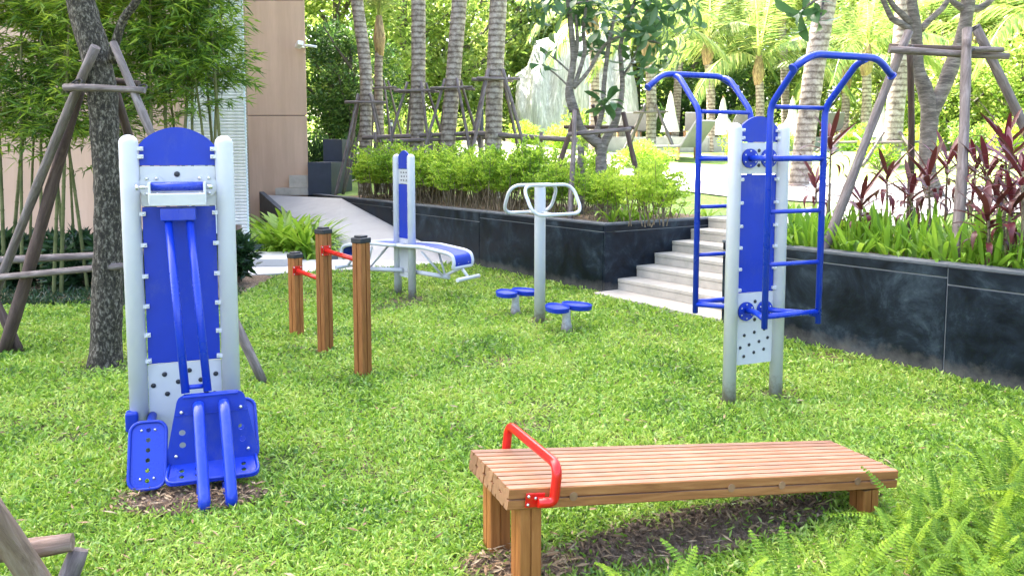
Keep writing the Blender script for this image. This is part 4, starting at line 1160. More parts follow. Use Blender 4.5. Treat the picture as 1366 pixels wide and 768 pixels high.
for (a0, a1, b, st_) in ((1.9, 9.9, .85, .52), (2.2, 10.2, 1.5, .56), (2.6, 10.2, 2.15, .62)):
    a_ = a0
    while a_ < a1:
        if not (b > 1.9 and a_ < 3.4):
            p = W(a_ + random.uniform(-.08, .08), b + random.uniform(-.12, .12)); z = gz(p.x, p.y)
            f_, s_ = HV[k % 4]
            row = 'front row' if b < 1 else ('middle row' if b < 2 else 'back row')
            r_ = empty('hedge_shrub', (p.x, p.y, z), random.uniform(0, 6.28), 'feathery hedge shrub, ' + row + ', ' + zone(p.x, p.y, HZ), 'shrub', 'hedge shrubs, ' + row + ', ' + zone(p.x, p.y, HZ))
            s2_ = random.uniform(.82, 1.08) * (1.0 if a_ > 4.4 else .72); r_.scale = (s2_, s2_, s2_ * random.uniform(.92, 1.06))
            link('stems', s_, r_); tag(link('foliage', f_, r_), kind='stuff')
            k += 1
        a_ += st_

# strap-leaved plants
def strap_leaf(L, Wd, arch_, mat, name='leaf', seg=6, fold=.25):
    q = MB(); vs = []
    for i in range(seg + 1):
        t = i / seg; x = L * (t - .22 * t * t * arch_); z = L * (.95 * t * (1 - .55 * arch_ * t) - .28 * arch_ * t * t)
        w = Wd / 2 * (math.sin(PI * min(1, .14 + .86 * t)) ** .7 if t < 1 else 0.04)
        vs += [(x * .8, -w, z + w * fold), (x * .8, 0, z), (x * .8, w, z + w * fold)]
    fs = []
    for i in range(seg):
        b_ = 3 * i; fs += [(b_, b_ + 3, b_ + 4, b_ + 1), (b_ + 1, b_ + 4, b_ + 5, b_ + 2)]
    q.add(vs, fs, True); return q.mesh(name, mat)
SL = [strap_leaf(.62, .05, a, M['strap']) for a in (.5, .95, 1.35)]
def rosette(name, label, cat, group, loc, leaves, nleaf, sc_=1.0, tilt=(-8, 12), stem_h=0, sp=.03):
    r_ = empty(name, loc, random.uniform(0, 6.28), label, cat, group)
    for i in range(nleaf):
        a = i * 2.399 + random.uniform(-.3, .3)
        me = random.choice(leaves); s = sc_ * random.uniform(.75, 1.15)
        o = link('leaf', me, r_, None, (sp * math.cos(a), sp * math.sin(a), stem_h * (i / nleaf)), (0, R(random.uniform(*tilt)), a), s)
    return r_
for i in range(46):
    t = random.random()
    x = random.uniform(-4.25, -2.5); y = random.uniform(12.5, 14.6)
    lim = RAMP_L0.x + (y - RAMP_L0.y) * (RAMP_L1.x - RAMP_L0.x) / (RAMP_L1.y - RAMP_L0.y) - .12
    if x > lim: x = lim - random.uniform(0, .7)
    rosette('spider_plant', 'bright green strap-leaved plant in the bed between the glass screen and the ramp', 'plant', 'strap-leaved plants by the ramp', (x, y, 0), SL, 17, random.uniform(1.3, 1.7))
for i in range(13):
    p = W(random.uniform(2.3, 4.2) if i % 3 else random.uniform(2.3, 3.0), random.uniform(.9, 2.6)) if i > 6 else W(2.35 + random.uniform(0, .9), .75 + i * .28)
    rosette('spider_plant', 'green strap-leaved plant at the hedge end above the stairs', 'plant', 'strap-leaved plants above the stairs', (p.x, p.y, gz(p.x, p.y)), SL, 12, random.uniform(.6, .85))
strip('planting_bed', [((-4.3, 12.34), (-2.8, 12.34)), ((-4.3, 13.6), (-3.45, 13.6)), ((-4.9, 15), (-4.2, 15)), ((-5.6, 17), (-5.4, 17))], M['soil'], 0.008, 1, F0)

# lime fern-like plants on the right bed
LM = [strap_leaf(L, w, a, M['lime'], fold=.15) for (L, w, a) in ((.31, .034, .15), (.34, .038, .6), (.30, .032, 1.0))]
cnt = 0
for bb in (.28, .52, .78, 1.05):
    a_ = -4.6
    while a_ < -0.1:
        p = W(a_ + random.uniform(-.05, .05), bb + random.uniform(-.06, .06))
        rosette('bird_nest_fern', 'lime upright-leaved plant, ' + ('front' if bb < .6 else 'rear') + ' of the right bed, ' + zone(p.x, p.y, LZ), 'plant',
                'lime plants, ' + ('front' if bb < .6 else 'rear') + ' of the right bed, ' + zone(p.x, p.y, LZ), (p.x, p.y, gz(p.x, p.y)), LM, 20, random.uniform(.95, 1.3), (-48, 16), 0, .08)
        a_ += .20; cnt += 1

# cordylines
CL_ = [strap_leaf(L, w, a, M['red_leaf'], fold=.3) for (L, w, a) in ((.33, .048, .2), (.40, .054, .7), (.38, .048, 1.2))]
cords = [(1106, 7.6, 1.75, 'between the ladder station and the leaning pole'), (1088, 8.3, 1.35, 'low behind the ladder uprights'), (1150, 7.0, 1.25, 'lowest one in front of the lime plants'), (1182, 7.6, 1.45, 'left of the forked tree'), (1238, 6.9, 1.45, 'in front of the forked tree trunk'),
         (1262, 7.8, 1.55, 'just right of the forked tree trunk'), (1316, 6.3, 1.50, 'in the dense clump right of the near pole'), (1345, 6.0, 1.62, 'tallest at the right edge'), (1372, 6.4, 1.42, 'cut by the right edge of the view'), (1330, 7.0, 1.25, 'at the back of the right clump'), (1350, 5.7, 1.28, 'lowest of the right clump'), (1300, 6.9, 1.55, 'directly behind the near pole'), (1362, 5.6, 1.5, 'nearest one at the right edge'), (1285, 7.6, 1.4, 'right of the forked trunk, half hidden'), (1338, 6.6, 1.75, 'tallest in the middle of the right clump'), (1215, 7.2, 1.3, 'short one left of the forked trunk foot'), (1320, 5.8, 1.2, 'short one in front of the right clump')]
for (px, Y, zt, wh) in cords:
    p = at(px, 260, Y); z0 = gz(p.x, p.y)
    r_ = empty('cordyline', (p.x, p.y, z0), random.uniform(0, 6.28), 'red-leaved cordyline ' + wh, 'plant', 'red cordylines on the right bed')
    h = max(.1, zt - z0 - .12)
    q = MB(); q.tube([(0, 0, 0), (.02, .01, h * .5), (0, 0, h + .12)], [.014, .012, .008], 7); q.build('stem', M['twig'], r_)
    for i in range(21):
        a = i * 2.399; me = CL_[0] if i > 12 else (CL_[1] if i > 6 else CL_[2])
        link('leaf', me, r_, None, (0.01 * math.cos(a), .01 * math.sin(a), h - .10 + 0.26 * i / 21), (0, R(46 - i * 2.7 + random.uniform(-8, 8)), a), random.uniform(.7, 1.05))

# ------------------------------------------------------------------ sword ferns, right foreground
def fern_mesh(L, droop, name='frond'):
    nn = 25; ps, ds, ls_, ws = [], [], [], []; path = []
    for i in range(nn + 1):
        t = i / nn; x = L * t * (1 - .1 * droop * t); z = L * (.55 * t - droop * .62 * t * t)
        path.append(np.array([x, 0, z]))
    for i in range(2, nn):
        t = i / nn; p = path[i]; tg = path[min(nn, i + 1)] - path[i - 1]; tg /= np.linalg.norm(tg)
        le = .042 * math.sin(PI * (t * .86 + .12)) ** .8 + .006
        for s in (-1, 1):
            ps.append(p); ds.append(np.array([tg[0] * .25, s * 1.0, tg[2] * .25 - .15 + random.uniform(-.12, .12)])); ls_.append(le * random.uniform(.9, 1.1)); ws.append(.0205)
    nrm = np.tile(np.array([[0, 0, 1.0]]), (len(ps), 1))
    V, F = leaf_quads(np.array(ps), np.array(ds), nrm, np.array(ls_), np.array(ws), .35, .12, .1)
    # rachis strip
    k0 = len(V); rv = []
    for p in path: rv += [p + np.array([0, -.0016, 0.001]), p + np.array([0, .0016, 0.001])]
    V = np.vstack([V, np.array(rv)])
    F = np.vstack([F, np.array([(k0 + 2 * i, k0 + 2 * i + 2, k0 + 2 * i + 3, k0 + 2 * i + 1) for i in range(nn)])])
    return np_mesh(name, V, F, M['fern'])
FM = [fern_mesh(.52, .5), fern_mesh(.60, .9), fern_mesh(.52, 1.25), fern_mesh(.44, .25)]
fern_pos = []
tries = 0
while len(fern_pos) < 64 and tries < 4000:
    tries += 1
    px = random.uniform(850, 1440); py = random.uniform(600, 930)
    edge = np.interp(px, [840, 930, 1060, 1180, 1260, 1366, 1430], [868, 828, 795, 762, 688, 630, 602])
    if py < edge: continue
    p = G(px, py)
    if p.y < 1.75: continue
    if any((p - o_).length < .17 for o_ in fern_pos): continue
    fern_pos.append(p)
for i, p in enumerate(fern_pos):
    near = p.y < 3.1
    r_ = empty('sword_fern', (p.x, p.y, 0), random.uniform(0, 6.28), 'sword fern in the ' + ('near' if near else 'far') + ' part of the patch, ' + zone(p.x, p.y, FZ), 'fern', 'sword ferns, ' + ('near' if near else 'far') + ' part, ' + zone(p.x, p.y, FZ))
    for j in range(8):
        a = j * 2.399 + random.uniform(-.25, .25)
        link('frond', random.choice(FM), r_, None, (.015 * math.cos(a), .015 * math.sin(a), .0), (R(random.uniform(-18, 18)), R(random.uniform(-55, -8)), a), random.uniform(.42, .78))

# ------------------------------------------------------------------ coconut palms
def frond_mesh(L, droop):
    nn = 46; ps, ds, ls_, ws = [], [], [], []; path = []
    for i in range(nn + 1):
        t = i / nn; path.append(np.array([L * t * (1 - .18 * droop * t), 0, L * (.30 * t - droop * .55 * t * t)]))
    for i in range(6, nn):
        t = i / nn; p = path[i]; tg = path[min(nn, i + 1)] - path[i - 1]; tg /= np.linalg.norm(tg)
        le = .62 * math.sin(PI * (t * .8 + .17)) ** .7 + .05
        for s in (-1, 1):
            ps.append(p); ds.append(np.array([tg[0] * .6, s * .75, tg[2] * .5 - .55 + random.uniform(-.25, .25)])); ls_.append(le * random.uniform(.85, 1.1)); ws.append(.05)
    V, F = leaf_quads(np.array(ps), np.array(ds), np.tile([[0.2, 0, 1.0]], (len(ps), 1)), np.array(ls_), np.array(ws), .35, .2, .25)
    k0 = len(V); rv = []
    for i, p in enumerate(path):
        w = .03 * (1 - i / nn) + .004; rv += [p + np.array([0, -w, 0]), p + np.array([0, w, 0])]
    V = np.vstack([V, np.array(rv)]); F = np.vstack([F, np.array([(k0 + 2 * i, k0 + 2 * i + 2, k0 + 2 * i + 3, k0 + 2 * i + 1) for i in range(nn)])])
    return np_mesh('frond', V, F, M['frond'])
FR = [frond_mesh(2.9, d_) for d_ in (.2, .6, 1.0, 1.5)]
def palm(pts, r0, label, crown=None, group=None, nf=14, fs=1.0, up=0):
    """pts: (px,py,Y) from base up; crown: True to put fronds on the top point"""
    W_ = [at(*p) for p in pts]; b = W_[0].copy(); z0 = gz(b.x, b.y)
    base = Vector((b.x, b.y, z0 - .05))
    # extend down to ground
    d = (W_[0] - W_[1]); 
    if W_[0].z > z0: W_ = [W_[0] + d * ((W_[0].z - z0 + .05) / max(.01, -d.z))] + W_ if d.z < 0 else W_
    base = Vector((W_[0].x, W_[0].y, W_[0].z))
    r_ = empty('coconut_palm', base, 0, label, 'palm tree', group)
    me = trunk_mesh('trunk', [p - base for p in W_], [r0 * 1.12] + [r0] * (len(W_) - 2) + [r0 * .92], M['palm_bark'], 16, 0.03)
    link('trunk', me, r_)
    if crown:
        tp_ = W_[-1] - base
        q = MB(); q.tube([tp_ - Vector((0, 0, .5)), tp_ - Vector((0, 0, .1)), tp_ + Vector((0, 0, .4))], [r0 * .95, r0 * 1.5, r0 * .7], 12); q.build('leaf_sheath', M['sheath'], r_)
        for i in range(nf):
            a = i * 2.399 + random.uniform(-.2, .2); u = i / nf
            me = FR[min(3, int(u * 4))]
            link('frond', me, r_, None, tp_ + Vector((0, 0, .25)), (R(random.uniform(-15, 15)), R((-62 + 62 * u if not up else -80 + 25 * u) + random.uniform(-6, 6)), a), fs * random.uniform(.85, 1.1))
    return r_
palm([(487, 200, 17), (488, 100, 17), (476, 0, 17), (470, -60, 17), (466, -200, 17)], .13, 'leftmost ringed palm trunk behind the hedge, nearest the beige building')
palm([(508, 200, 18.5), (505, 110, 18.5), (506, 45, 18.5)], .095, 'slim young palm with its leaf bases in view behind the hedge', True, None, 7, .8, 1)
palm([(556, 195, 16.3), (558, 100, 16.3), (558, 0, 16.3), (556, -60, 16.3), (552, -200, 16.3)], .145, 'ringed palm trunk in the middle of the row behind the hedge')
palm([(597, 195, 16), (604, 110, 16), (613, 0, 16), (618, -60, 16), (625, -200, 16)], .15, 'ringed palm trunk leaning slightly right behind the hedge')
palm([(658, 200, 15.5), (660, 110, 15.5), (665, 0, 15.5), (668, -60, 15.5), (672, -200, 15.5)], .165, 'thickest ringed palm trunk at the right of the row behind the hedge')
palm([(1066, 240, 13.6), (1076, 170, 13.6), (1088, 80, 13.6), (1102, 0, 13.6), (1112, -60, 13.6), (1125, -200, 13.6)], .17, 'pale leaning palm trunk right behind the ladder station')
palm([(1186, 235, 14.5), (1194, 150, 14.5), (1202, 70, 14.5), (1208, -20, 14.5), (1212, -200, 14.5)], .155, 'pale palm trunk left of the forked tree')
back = [(868, 200, 866, 62, 20.5, .13, 'behind the white waterfall shrubs, left of the back ladder', 0.8), (1012, 190, 1012, 92, 25, .13, 'with its whole crown in view between the two ladders', 1.1),
        (948, 190, 944, 66, 26, .14, 'behind the top of the back ladder', 1.0), (792, 185, 790, 30, 23, .14, 'behind the plumeria stems', 1.0), (1124, 190, 1128, 105, 28, .14, 'low behind the pale leaning trunk', 1.0),
        (1152, 205, 1156, 78, 23, .13, 'between the two pale trunks', .9), (1048, 190, 1042, 18, 30, .15, 'far behind the front ladder', 1.1), (1300, 200, 1296, 60, 27, .14, 'far behind the forked tree', 1.0), (1400, 200, 1392, 40, 22, .14, 'at the right edge', 1.0), (900, 190, 905, 20, 30, .15, 'far behind the folded white umbrella', 1.1)]
for (x0, y0, x1, y1, Y, r0, lb, fs) in back:
    palm([(x0, y0, Y), ((x0 + x1) / 2 + 2, (y0 + y1) / 2, Y), (x1, y1, Y)], r0, 'sunlit yellow-green palm ' + lb, True, 'sunlit palms at the back', 15, fs)

# tree supports
def support(px, Y, yrail, label, spread=.75, foot_y=None, r=.031, bar=.42, low=False):
    c = at(px, yrail, Y); z0 = gz(c.x, c.y)
    r_ = empty('tree_support', (c.x, c.y, z0), random.uniform(-.3, .3), label, 'tree support')
    h = c.z - z0
    for k, a in enumerate((35, 125, 215, 305)):
        ca, sa_ = math.cos(R(a)), math.sin(R(a))
        polegeo((spread * ca, spread * sa_, 0), (.19 * ca, .19 * sa_, h + .18), r, 'pole', M['pole'], r_, 7)
    for s in (-1, 1):
        polegeo((-bar, .2 * s, h + .01 * s), (bar, .22 * s, h), r * .9, 'crossbar', M['pole'], r_, 7)
    return r_
support(487, 17, 137, 'timber pole frame round the leftmost palm behind the hedge', .8)
support(507, 18.5, 118, 'timber pole frame round the slim young palm behind the hedge', .9, r=.027)
support(556, 16.3, 122, 'timber pole frame round the middle palm behind the hedge', .95)
support(604, 16, 118, 'timber pole frame round the right-leaning palm behind the hedge', .95)
support(661, 15.5, 106, 'timber pole frame round the thickest palm behind the hedge', 1.0, r=.036)
support(868, 20.5, 150, 'timber pole frame round the palm beyond the plumeria', .9)
support(1188, 14.5, 190, 'timber pole frame round the pale palm left of the forked tree', .7)
support(1130, 17, 190, 'low timber pole frame behind the leaning palm', .8)
# long low rail behind the hedge
lr = empty('timber_rail', (0, 0, 0), 0, 'long low timber rail linking the palm frames behind the hedge', 'rail')
P_(at(484, 184, 16.6), at(640, 178, 15.8), .045, 'rail', 'pole', parent=lr, base=Vector((0, 0, 0)), bend=.002)
P_(at(630, 178, 15.7), at(770, 187, 14.6), .05, 'rail', 'pole', parent=lr, base=Vector((0, 0, 0)), bend=.002)
P_(at(510, 189, 16.2), at(700, 182, 15.9), .04, 'rail', 'pole', parent=lr, base=Vector((0, 0, 0)), bend=.002)
for px_, Y_ in ((500, 16.3), (575, 16.1), (640, 15.7), (722, 15.0)):
    t_ = at(px_, 176, Y_); P_(Vector((t_.x, t_.y, gz(t_.x, t_.y) - .05)), t_, .035, 'upright', 'pole', parent=lr, base=Vector((0, 0, 0)), bend=.002)

# ------------------------------------------------------------------ plumeria trees
PL = []
for (L, w, a) in ((.30, .095, .5), (.27, .085, .9), (.25, .08, 1.25)):
    q = MB(); vs = []; seg = 6
    for i in range(seg + 1):
        t = i / seg; x = L * t * (1 - .12 * a * t); z = L * (.30 * t - .45 * a * t * t)
        ww = w / 2 * (max(.03, math.sin(PI * t ** 1.5)) ** .75 if t < 1 else .03)
        vs += [(x, -ww, z + ww * .25), (x, 0, z), (x, ww, z + ww * .25)]
    fs = []
    for i in range(seg): fs += [(3 * i, 3 * i + 3, 3 * i + 4, 3 * i + 1), (3 * i + 1, 3 * i + 4, 3 * i + 5, 3 * i + 2)]
    q.add(vs, fs, True); PL.append(q.mesh('leaf', M['plumeria']))
def whorl(root, p, d, n, s=1.0):
    d = Vector(d).normalized(); qt = d.to_track_quat('Z', 'Y')
    for i in range(n):
        a = i * 2.399 + random.uniform(-.2, .2); u = i / n
        m = Matrix.Translation(Vector(p) - d * .10 * u) @ qt.to_matrix().to_4x4() @ Matrix.Rotation(a, 4, 'Z') @ Matrix.Rotation(R(-22 + 62 * u + random.uniform(-8, 8)), 4, 'Y') @ Matrix.Scale(s * random.uniform(.75, 1.1), 4)
        o = link('leaf', random.choice(PL), root); o.matrix_local = m
def plumeria(base, limbs, label, whorls, name='plumeria_tree', nl=8, s=1.0, mat='bark_grey', k=1.0):
    base = Vector(base); r_ = empty(name, base, 0, label, 'tree')
    for i, (pts, rs) in enumerate(limbs):
        link('trunk' if i == 0 else 'branch', trunk_mesh('limb', [Vector(p) - base for p in pts], [r * k for r in rs], M[mat], 14, .06), r_)
    for (p, d, kk) in whorls: whorl(r_, Vector(p) - base, d, kk or nl, s)
    return r_
D = 11.3
def q_(px, py, Y=D): return at(px, py, Y)
b0 = q_(775, 196); b0.z = gz(b0.x, b0.y) - .03
b1 = q_(800, 200, 11.2); b1.z = gz(b1.x, b1.y) - .03
limbs = [([b1, q_(802, 203), q_(792, 188), q_(775, 172), q_(768, 150), q_(760, 118), q_(765, 80), q_(762, 40), q_(758, 0), q_(754, -40)], [.12, .11, .10, .085, .075, .07, .06, .055, .045, .03]),
         ([b1, q_(803, 205), q_(812, 180), q_(822, 160), q_(830, 120), q_(829, 90), q_(828, 60), q_(840, 20), q_(855, -20)], [.10, .09, .08, .07, .05, .045, .04, .035, .02]),
         ([q_(829, 105), q_(842, 85), q_(853, 60), q_(858, 30), q_(870, 0)], [.035, .03, .028, .025, .015]),
         ([q_(792, 186), q_(803, 150), q_(806, 110), q_(812, 60), q_(820, 20)], [.06, .05, .045, .04, .03]),
         ([q_(765, 118), q_(785, 95), q_(805, 62), q_(830, 48), q_(860, 53), q_(880, 58)], [.04, .035, .03, .025, .022, .016]),
         ([q_(765, 118), q_(780, 70), q_(778, 40), q_(785, -10)], [.045, .04, .035, .02]),
         ([q_(758, 115), q_(740, 98), q_(722, 86)], [.02, .016, .01]), ([q_(762, 98), q_(742, 80), q_(727, 70)], [.02, .016, .01]),
         ([q_(766, 5), q_(790, 2), q_(810, -8)], [.03, .025, .02]), ([q_(775, 196), q_(775, 214), b0], [.06, .07, .08]), ([q_(763, 150), q_(757, 125), q_(762, 100), q_(770, 60), q_(768, 20)], [.055, .05, .045, .035, .025])]
wh = []
for (px, py, dx, dz) in ((720, 86, -1, -.2), (716, 60, -1, .1), (740, 58, -.6, .4), (712, 20, -1, .1), (735, -5, -.4, .6), (778, 20, .1, 1), (790, 45, .4, .2), (800, 8, .2, .6), (820, 30, .2, .6), (815, 60, .3, -.2), (842, 12, 0, 1), (850, 40, .4, .4), (872, 20, .4, .6), (885, 55, 1, 0), (880, 80, .8, -.4), (905, 72, 1, -.2), (905, 15, .5, .3), (915, -5, 1, .2),
                         (860, -5, 0, .8), (832, -15, 0, .8), (770, -10, 0, .8), (890, 35, .7, 0), (845, 70, .3, -.6), (700, -5, -.6, .3), (812, 130, 0, .8), (808, 138, .2, .6), (860, 95, .4, -.3), (925, 30, 1, -.1), (752, 15, -.3, .2), (790, 70, 0, -.3), (765, 5, -.2, .3), (800, 35, 0, .3), (835, -2, .2, .5), (865, 45, .3, -.3), (880, 10, .3, .3), (895, 90, .6, -.6), (855, 25, 0, .2), (728, 8, -.7, -.1), (780, 0, 0, .6), (812, 12, .1, .5), (930, 5, .9, .2), (842, 88, .2, -.7)):
    yy = D + random.uniform(-.45, .45); wh.append((q_(px, py, yy), (dx, random.uniform(-.5, .5), dz), random.choice((8, 9))))
plumeria(b1, limbs, 'many-stemmed plumeria tree with dark glossy leaves above the middle of the hedge', wh, s=1.18, mat='bark_pale', k=.74)
ps_ = empty('tree_support', (b1.x, b1.y, b1.z), 0, 'timber pole frame round the many-stemmed plumeria', 'tree support')
kw = dict(parent=ps_, base=b1)
def gp(px, py, Y): p = at(px, py, Y); return Vector((p.x, p.y, gz(p.x, p.y)))
P_(gp(762, 240, 10.3), at(766, 148, 10.9), .036, **kw); P_(gp(722, 225, 10.9), at(770, 146, 11.2), .036, mat='pole_dark', **kw); P_(gp(862, 235, 10.9), at(832, 150, 11.2), .036, mat='pole_dark', **kw); P_(gp(822, 215, 12), at(790, 140, 11.6), .03, mat='pole_dark', **kw)
P_(at(757, 180, 10.85), at(842, 172, 10.85), .032, 'crossbar', **kw); P_(at(752, 169, 11.5), at(846, 171, 11.5), .028, 'crossbar', 'pole_dark', **kw)

# forked tree at the right, with pole frame
D = 7.3
b0 = q_(1246, 300); b0.z = gz(b0.x, b0.y) - .03
limbs = [([b0, q_(1250, 270), q_(1238, 230), q_(1238, 185), q_(1240, 150), q_(1234, 120), q_(1224, 90), q_(1222, 40), q_(1216, 0), q_(1212, -60)], [.16, .135, .11, .11, .115, .10, .085, .075, .068, .05]),
         ([q_(1241, 155), q_(1258, 118), q_(1268, 92), q_(1280, 60), q_(1289, 25), q_(1292, -5), q_(1296, -50)], [.105, .10, .105, .09, .085, .095, .06]),
         ([q_(1222, 38), q_(1206, 22), q_(1190, 5), q_(1172, -30)], [.05, .045, .035, .03]), ([q_(1218, 44), q_(1203, 32), q_(1190, 25), q_(1178, 0), q_(1165, -30)], [.05, .045, .04, .035, .03]),
         ([q_(1228, 40), q_(1242, 25), q_(1258, 10), q_(1272, -12)], [.05, .045, .04, .03]), ([q_(1290, 10), q_(1305, 12), q_(1322, 0), q_(1335, -20)], [.07, .055, .045, .03]), ([q_(1287, 12), q_(1270, 2), q_(1255, -18)], [.06, .035, .03])]
wh = [(q_(px, py, 7.3 + random.uniform(-.6, .6)), (random.uniform(-.6, .6), random.uniform(-.6, .6), 1), 8) for (px, py) in ((1160, -70), (1175, -60), (1215, -90), (1270, -60), (1300, -80), (1340, -60), (1255, -50), (1190, -95))]
wh += [(at(1066, 18, 6.9), (-.4, -.3, -.2), 6), (at(1092, 30, 6.9), (.3, 0, -.5), 6), (at(1080, 2, 6.9), (-.2, 0, .3), 6)]
limbs.append(([q_(1165, -30), at(1130, -25, 7.1), at(1100, -8, 7.0), at(1072, 12, 6.9)], [.03, .02, .015, .01]))
limbs.append(([at(1100, -8, 7.0), at(1096, 15, 6.95), at(1092, 28, 6.9)], [.012, .01, .008]))
plumeria(b0, limbs, 'thick forked grey-barked plumeria tree on the right bed', wh)
ps_ = empty('tree_support', (b0.x, b0.y, b0.z), 0, 'tall weathered pole frame round the forked tree on the right bed', 'tree support')
kw = dict(parent=ps_, base=b0)
P_(gp(1274, 352, 6.05), at(1292, 40, 6.75), .041, mat='pole', **kw); P_(gp(1098, 290, 6.75), at(1214, 42, 7.0), .040, mat='pole', **kw)
P_(gp(1216, 268, 8.3), at(1214, 62, 7.6), .032, mat='pole_dark', **kw); P_(at(1420, 290, 7.0), at(1302, 34, 7.0), .042, mat='pole', **kw)
P_(at(1186, 67, 6.85), at(1345, 75, 6.75), .030, 'crossbar', **kw); P_(at(1292, 66, 6.72), at(1338, 67, 6.72), .026, 'crossbar', **kw); P_(at(1186, 62, 7.7), at(1300, 66, 7.5), .028, 'crossbar', 'pole_dark', **kw)
for (px, py, Y) in ((1291, 70, 6.73), (1210, 66, 6.95), (1296, 40, 6.8)):
    c = at(px, py, Y) - b0
    q = MB(); q.tube([(c + Vector((.045 * math.cos(t), .05 * math.sin(t), .03 * math.cos(t)))) for t in np.linspace(0, 2 * PI, 12)[:-1]], .009, 6, closed=True); q.build('tie', M['rope'], ps_)

# ------------------------------------------------------------------ waterfall wall, terrace, loungers, umbrellas
wf = empty('waterfall', (0, 0, 0), 0, 'pale streaked waterfall wall behind the plumeria', 'waterfall')
x0, x1 = at(688, 100, 28).x, at(856, 100, 28).x; nx, nz_ = 40, 18; vs = []
from mathutils import noise as NZ
for i in range(nx + 1):
    t = i / nx; x = x0 + (x1 - x0) * t
    top = 1.6 + (210 - np.interp(t, [0, .03, .10, .16, .3, .42, .6, .74, .78, .93, .96, 1], [118, 92, 84, 52, 46, 28, 24, 30, 52, 60, 92, 110])) / 1060 * 28
    for j in range(nz_ + 1):
        u = j / nz_; z = 1.2 + (top - 1.2) * u
        y = 28 + .6 * NZ.noise(Vector((x * .9, z * .25, 3))) + .25 * NZ.noise(Vector((x * 3.5, z * .5, 0))) + (1.2 * u ** 3)
        vs.append((x, y, z))
n0 = len(vs); vs += [(v[0], v[1] + 2.5, v[2]) for v in vs]
fs = []
for i in range(nx):
    for j in range(nz_):
        a = i * (nz_ + 1) + j; fs.append((a, a + nz_ + 1, a + nz_ + 2, a + 1))
for i in range(nx): a = i * (nz_ + 1) + nz_; fs.append((a, a + nz_ + 1, n0 + a + nz_ + 1, n0 + a))
for j in range(nz_): fs.append((j, j + 1, n0 + j + 1, n0 + j)); e = nx * (nz_ + 1) + j; fs.append((e + 1, e, n0 + e, n0 + e + 1))
q = MB(); q.add(vs, fs, True); q.build('water_face', M['water'], wf)
q = MB(); q.box(((x0 + x1) / 2, 29.8, 2.4), (x1 - x0 - .3, 1.5, 3.2)); q.build('rock_core', M['rock'], wf)

tz = at(870, 183, 26).z
tw_ = empty('terrace_wall', (0, 0, 0), 0, 'low grey stone terrace wall beneath the sun loungers', 'wall')
xx = at(796, 195, 26).x; xe = at(1250, 195, 26).x
while xx < xe:
    q = MB(); q.box((xx + .6, 26, (tz + 1.2) / 2), (1.19, .25, tz - 1.2)); q.build('panel', M['graywall'], tw_, .01); xx += 1.2
q = MB(); bx(q, at(796, 195, 26).x, xe, 26.13, 36, 1.2, tz - .02); o = q.build('terrace', M['sand']); tag(o, kind='structure')
def lounger(px, Y, rz, label):
    p = at(px, 180, Y); r_ = empty('sun_lounger', (p.x, p.y, tz - .02 if Y > 26 else gz(p.x, p.y)), rz, label, 'lounger', 'sun loungers')
    q = MB(); q.box((0, .5, .30), (.6, 1.3, .05)); q.build('seat', M['mesh_fabric'], r_, .01)
    q = MB(); q.box((0, -.40, .56), (.6, .72, .05), Matrix.Rotation(R(-50), 3, 'X')); q.build('backrest', M['mesh_fabric'], r_, .01)
    for sx in (-.27, .27):
        for sy in (-.1, 1.05):
            q = MB(); q.box((sx, sy, .14), (.05, .05, .28)); q.build('leg', M['teak'], r_)
    return r_
for (px, Y, rz, lb) in ((832, 27, R(15), 'grey sun lounger at the left end of the terrace'), (858, 27.3, R(10), 'grey sun lounger left of the folded white umbrella'), (925, 27, R(-10), 'grey sun lounger right of the folded white umbrella'), (978, 27.2, R(20), 'sun lounger seen between the two ladders'), (1110, 27, R(-15), 'sun lounger behind the leaning palm')):
    lounger(px, Y, rz, lb)
lounger(912, 17.5, R(35), 'dark sun lounger standing on the turf below the terrace')
def umbrella(px, ytop, ybot, Y, label, wd=.26):
    t = at(px, ytop, Y); bt = at(px, ybot, Y); zb = tz - .02 if Y > 26 else gz(t.x, t.y)
    r_ = empty('folded_umbrella', (t.x, t.y, zb), random.random(), label, 'umbrella', 'folded umbrellas')
    q = MB(); n = 24; prof = [(.03, t.z), (.06, t.z - .12), (.15, t.z - .7), (wd * .85, t.z - 1.3), (wd, bt.z)]
    vs = []
    for (r, z) in prof:
        for j in range(n): a = 2 * PI * j / n; rr = r * (1 + .22 * math.sin(a * 8)); vs.append((rr * math.cos(a), rr * math.sin(a), z - zb))
    q.add(vs, [(i * n + j, i * n + (j + 1) % n, (i + 1) * n + (j + 1) % n, (i + 1) * n + j) for i in range(len(prof) - 1) for j in range(n)] + [tuple(range(n))], True); q.build('canopy', M['canvas'], r_)
    q = MB(); q.tube([(0, 0, 0), (0, 0, t.z - zb + .05)], .03, 8); q.build('pole', M['teak'], r_)
    q = MB(); q.lathe([(.25, 0), (.25, .08), (.05, .1)], 16); q.build('base', M['graywall'], r_)
umbrella(895, 124, 176, 27, 'slim folded white umbrella on the terrace left of the back ladder', .32)
umbrella(965, 130, 180, 27.5, 'folded umbrella seen through the back ladder', .6)
umbrella(1058, 130, 182, 27, 'wide folded umbrella seen through the front ladder', .6)
umbrella(1176, 134, 188, 26.5, 'wide folded umbrella left of the pale palm trunk', .62)
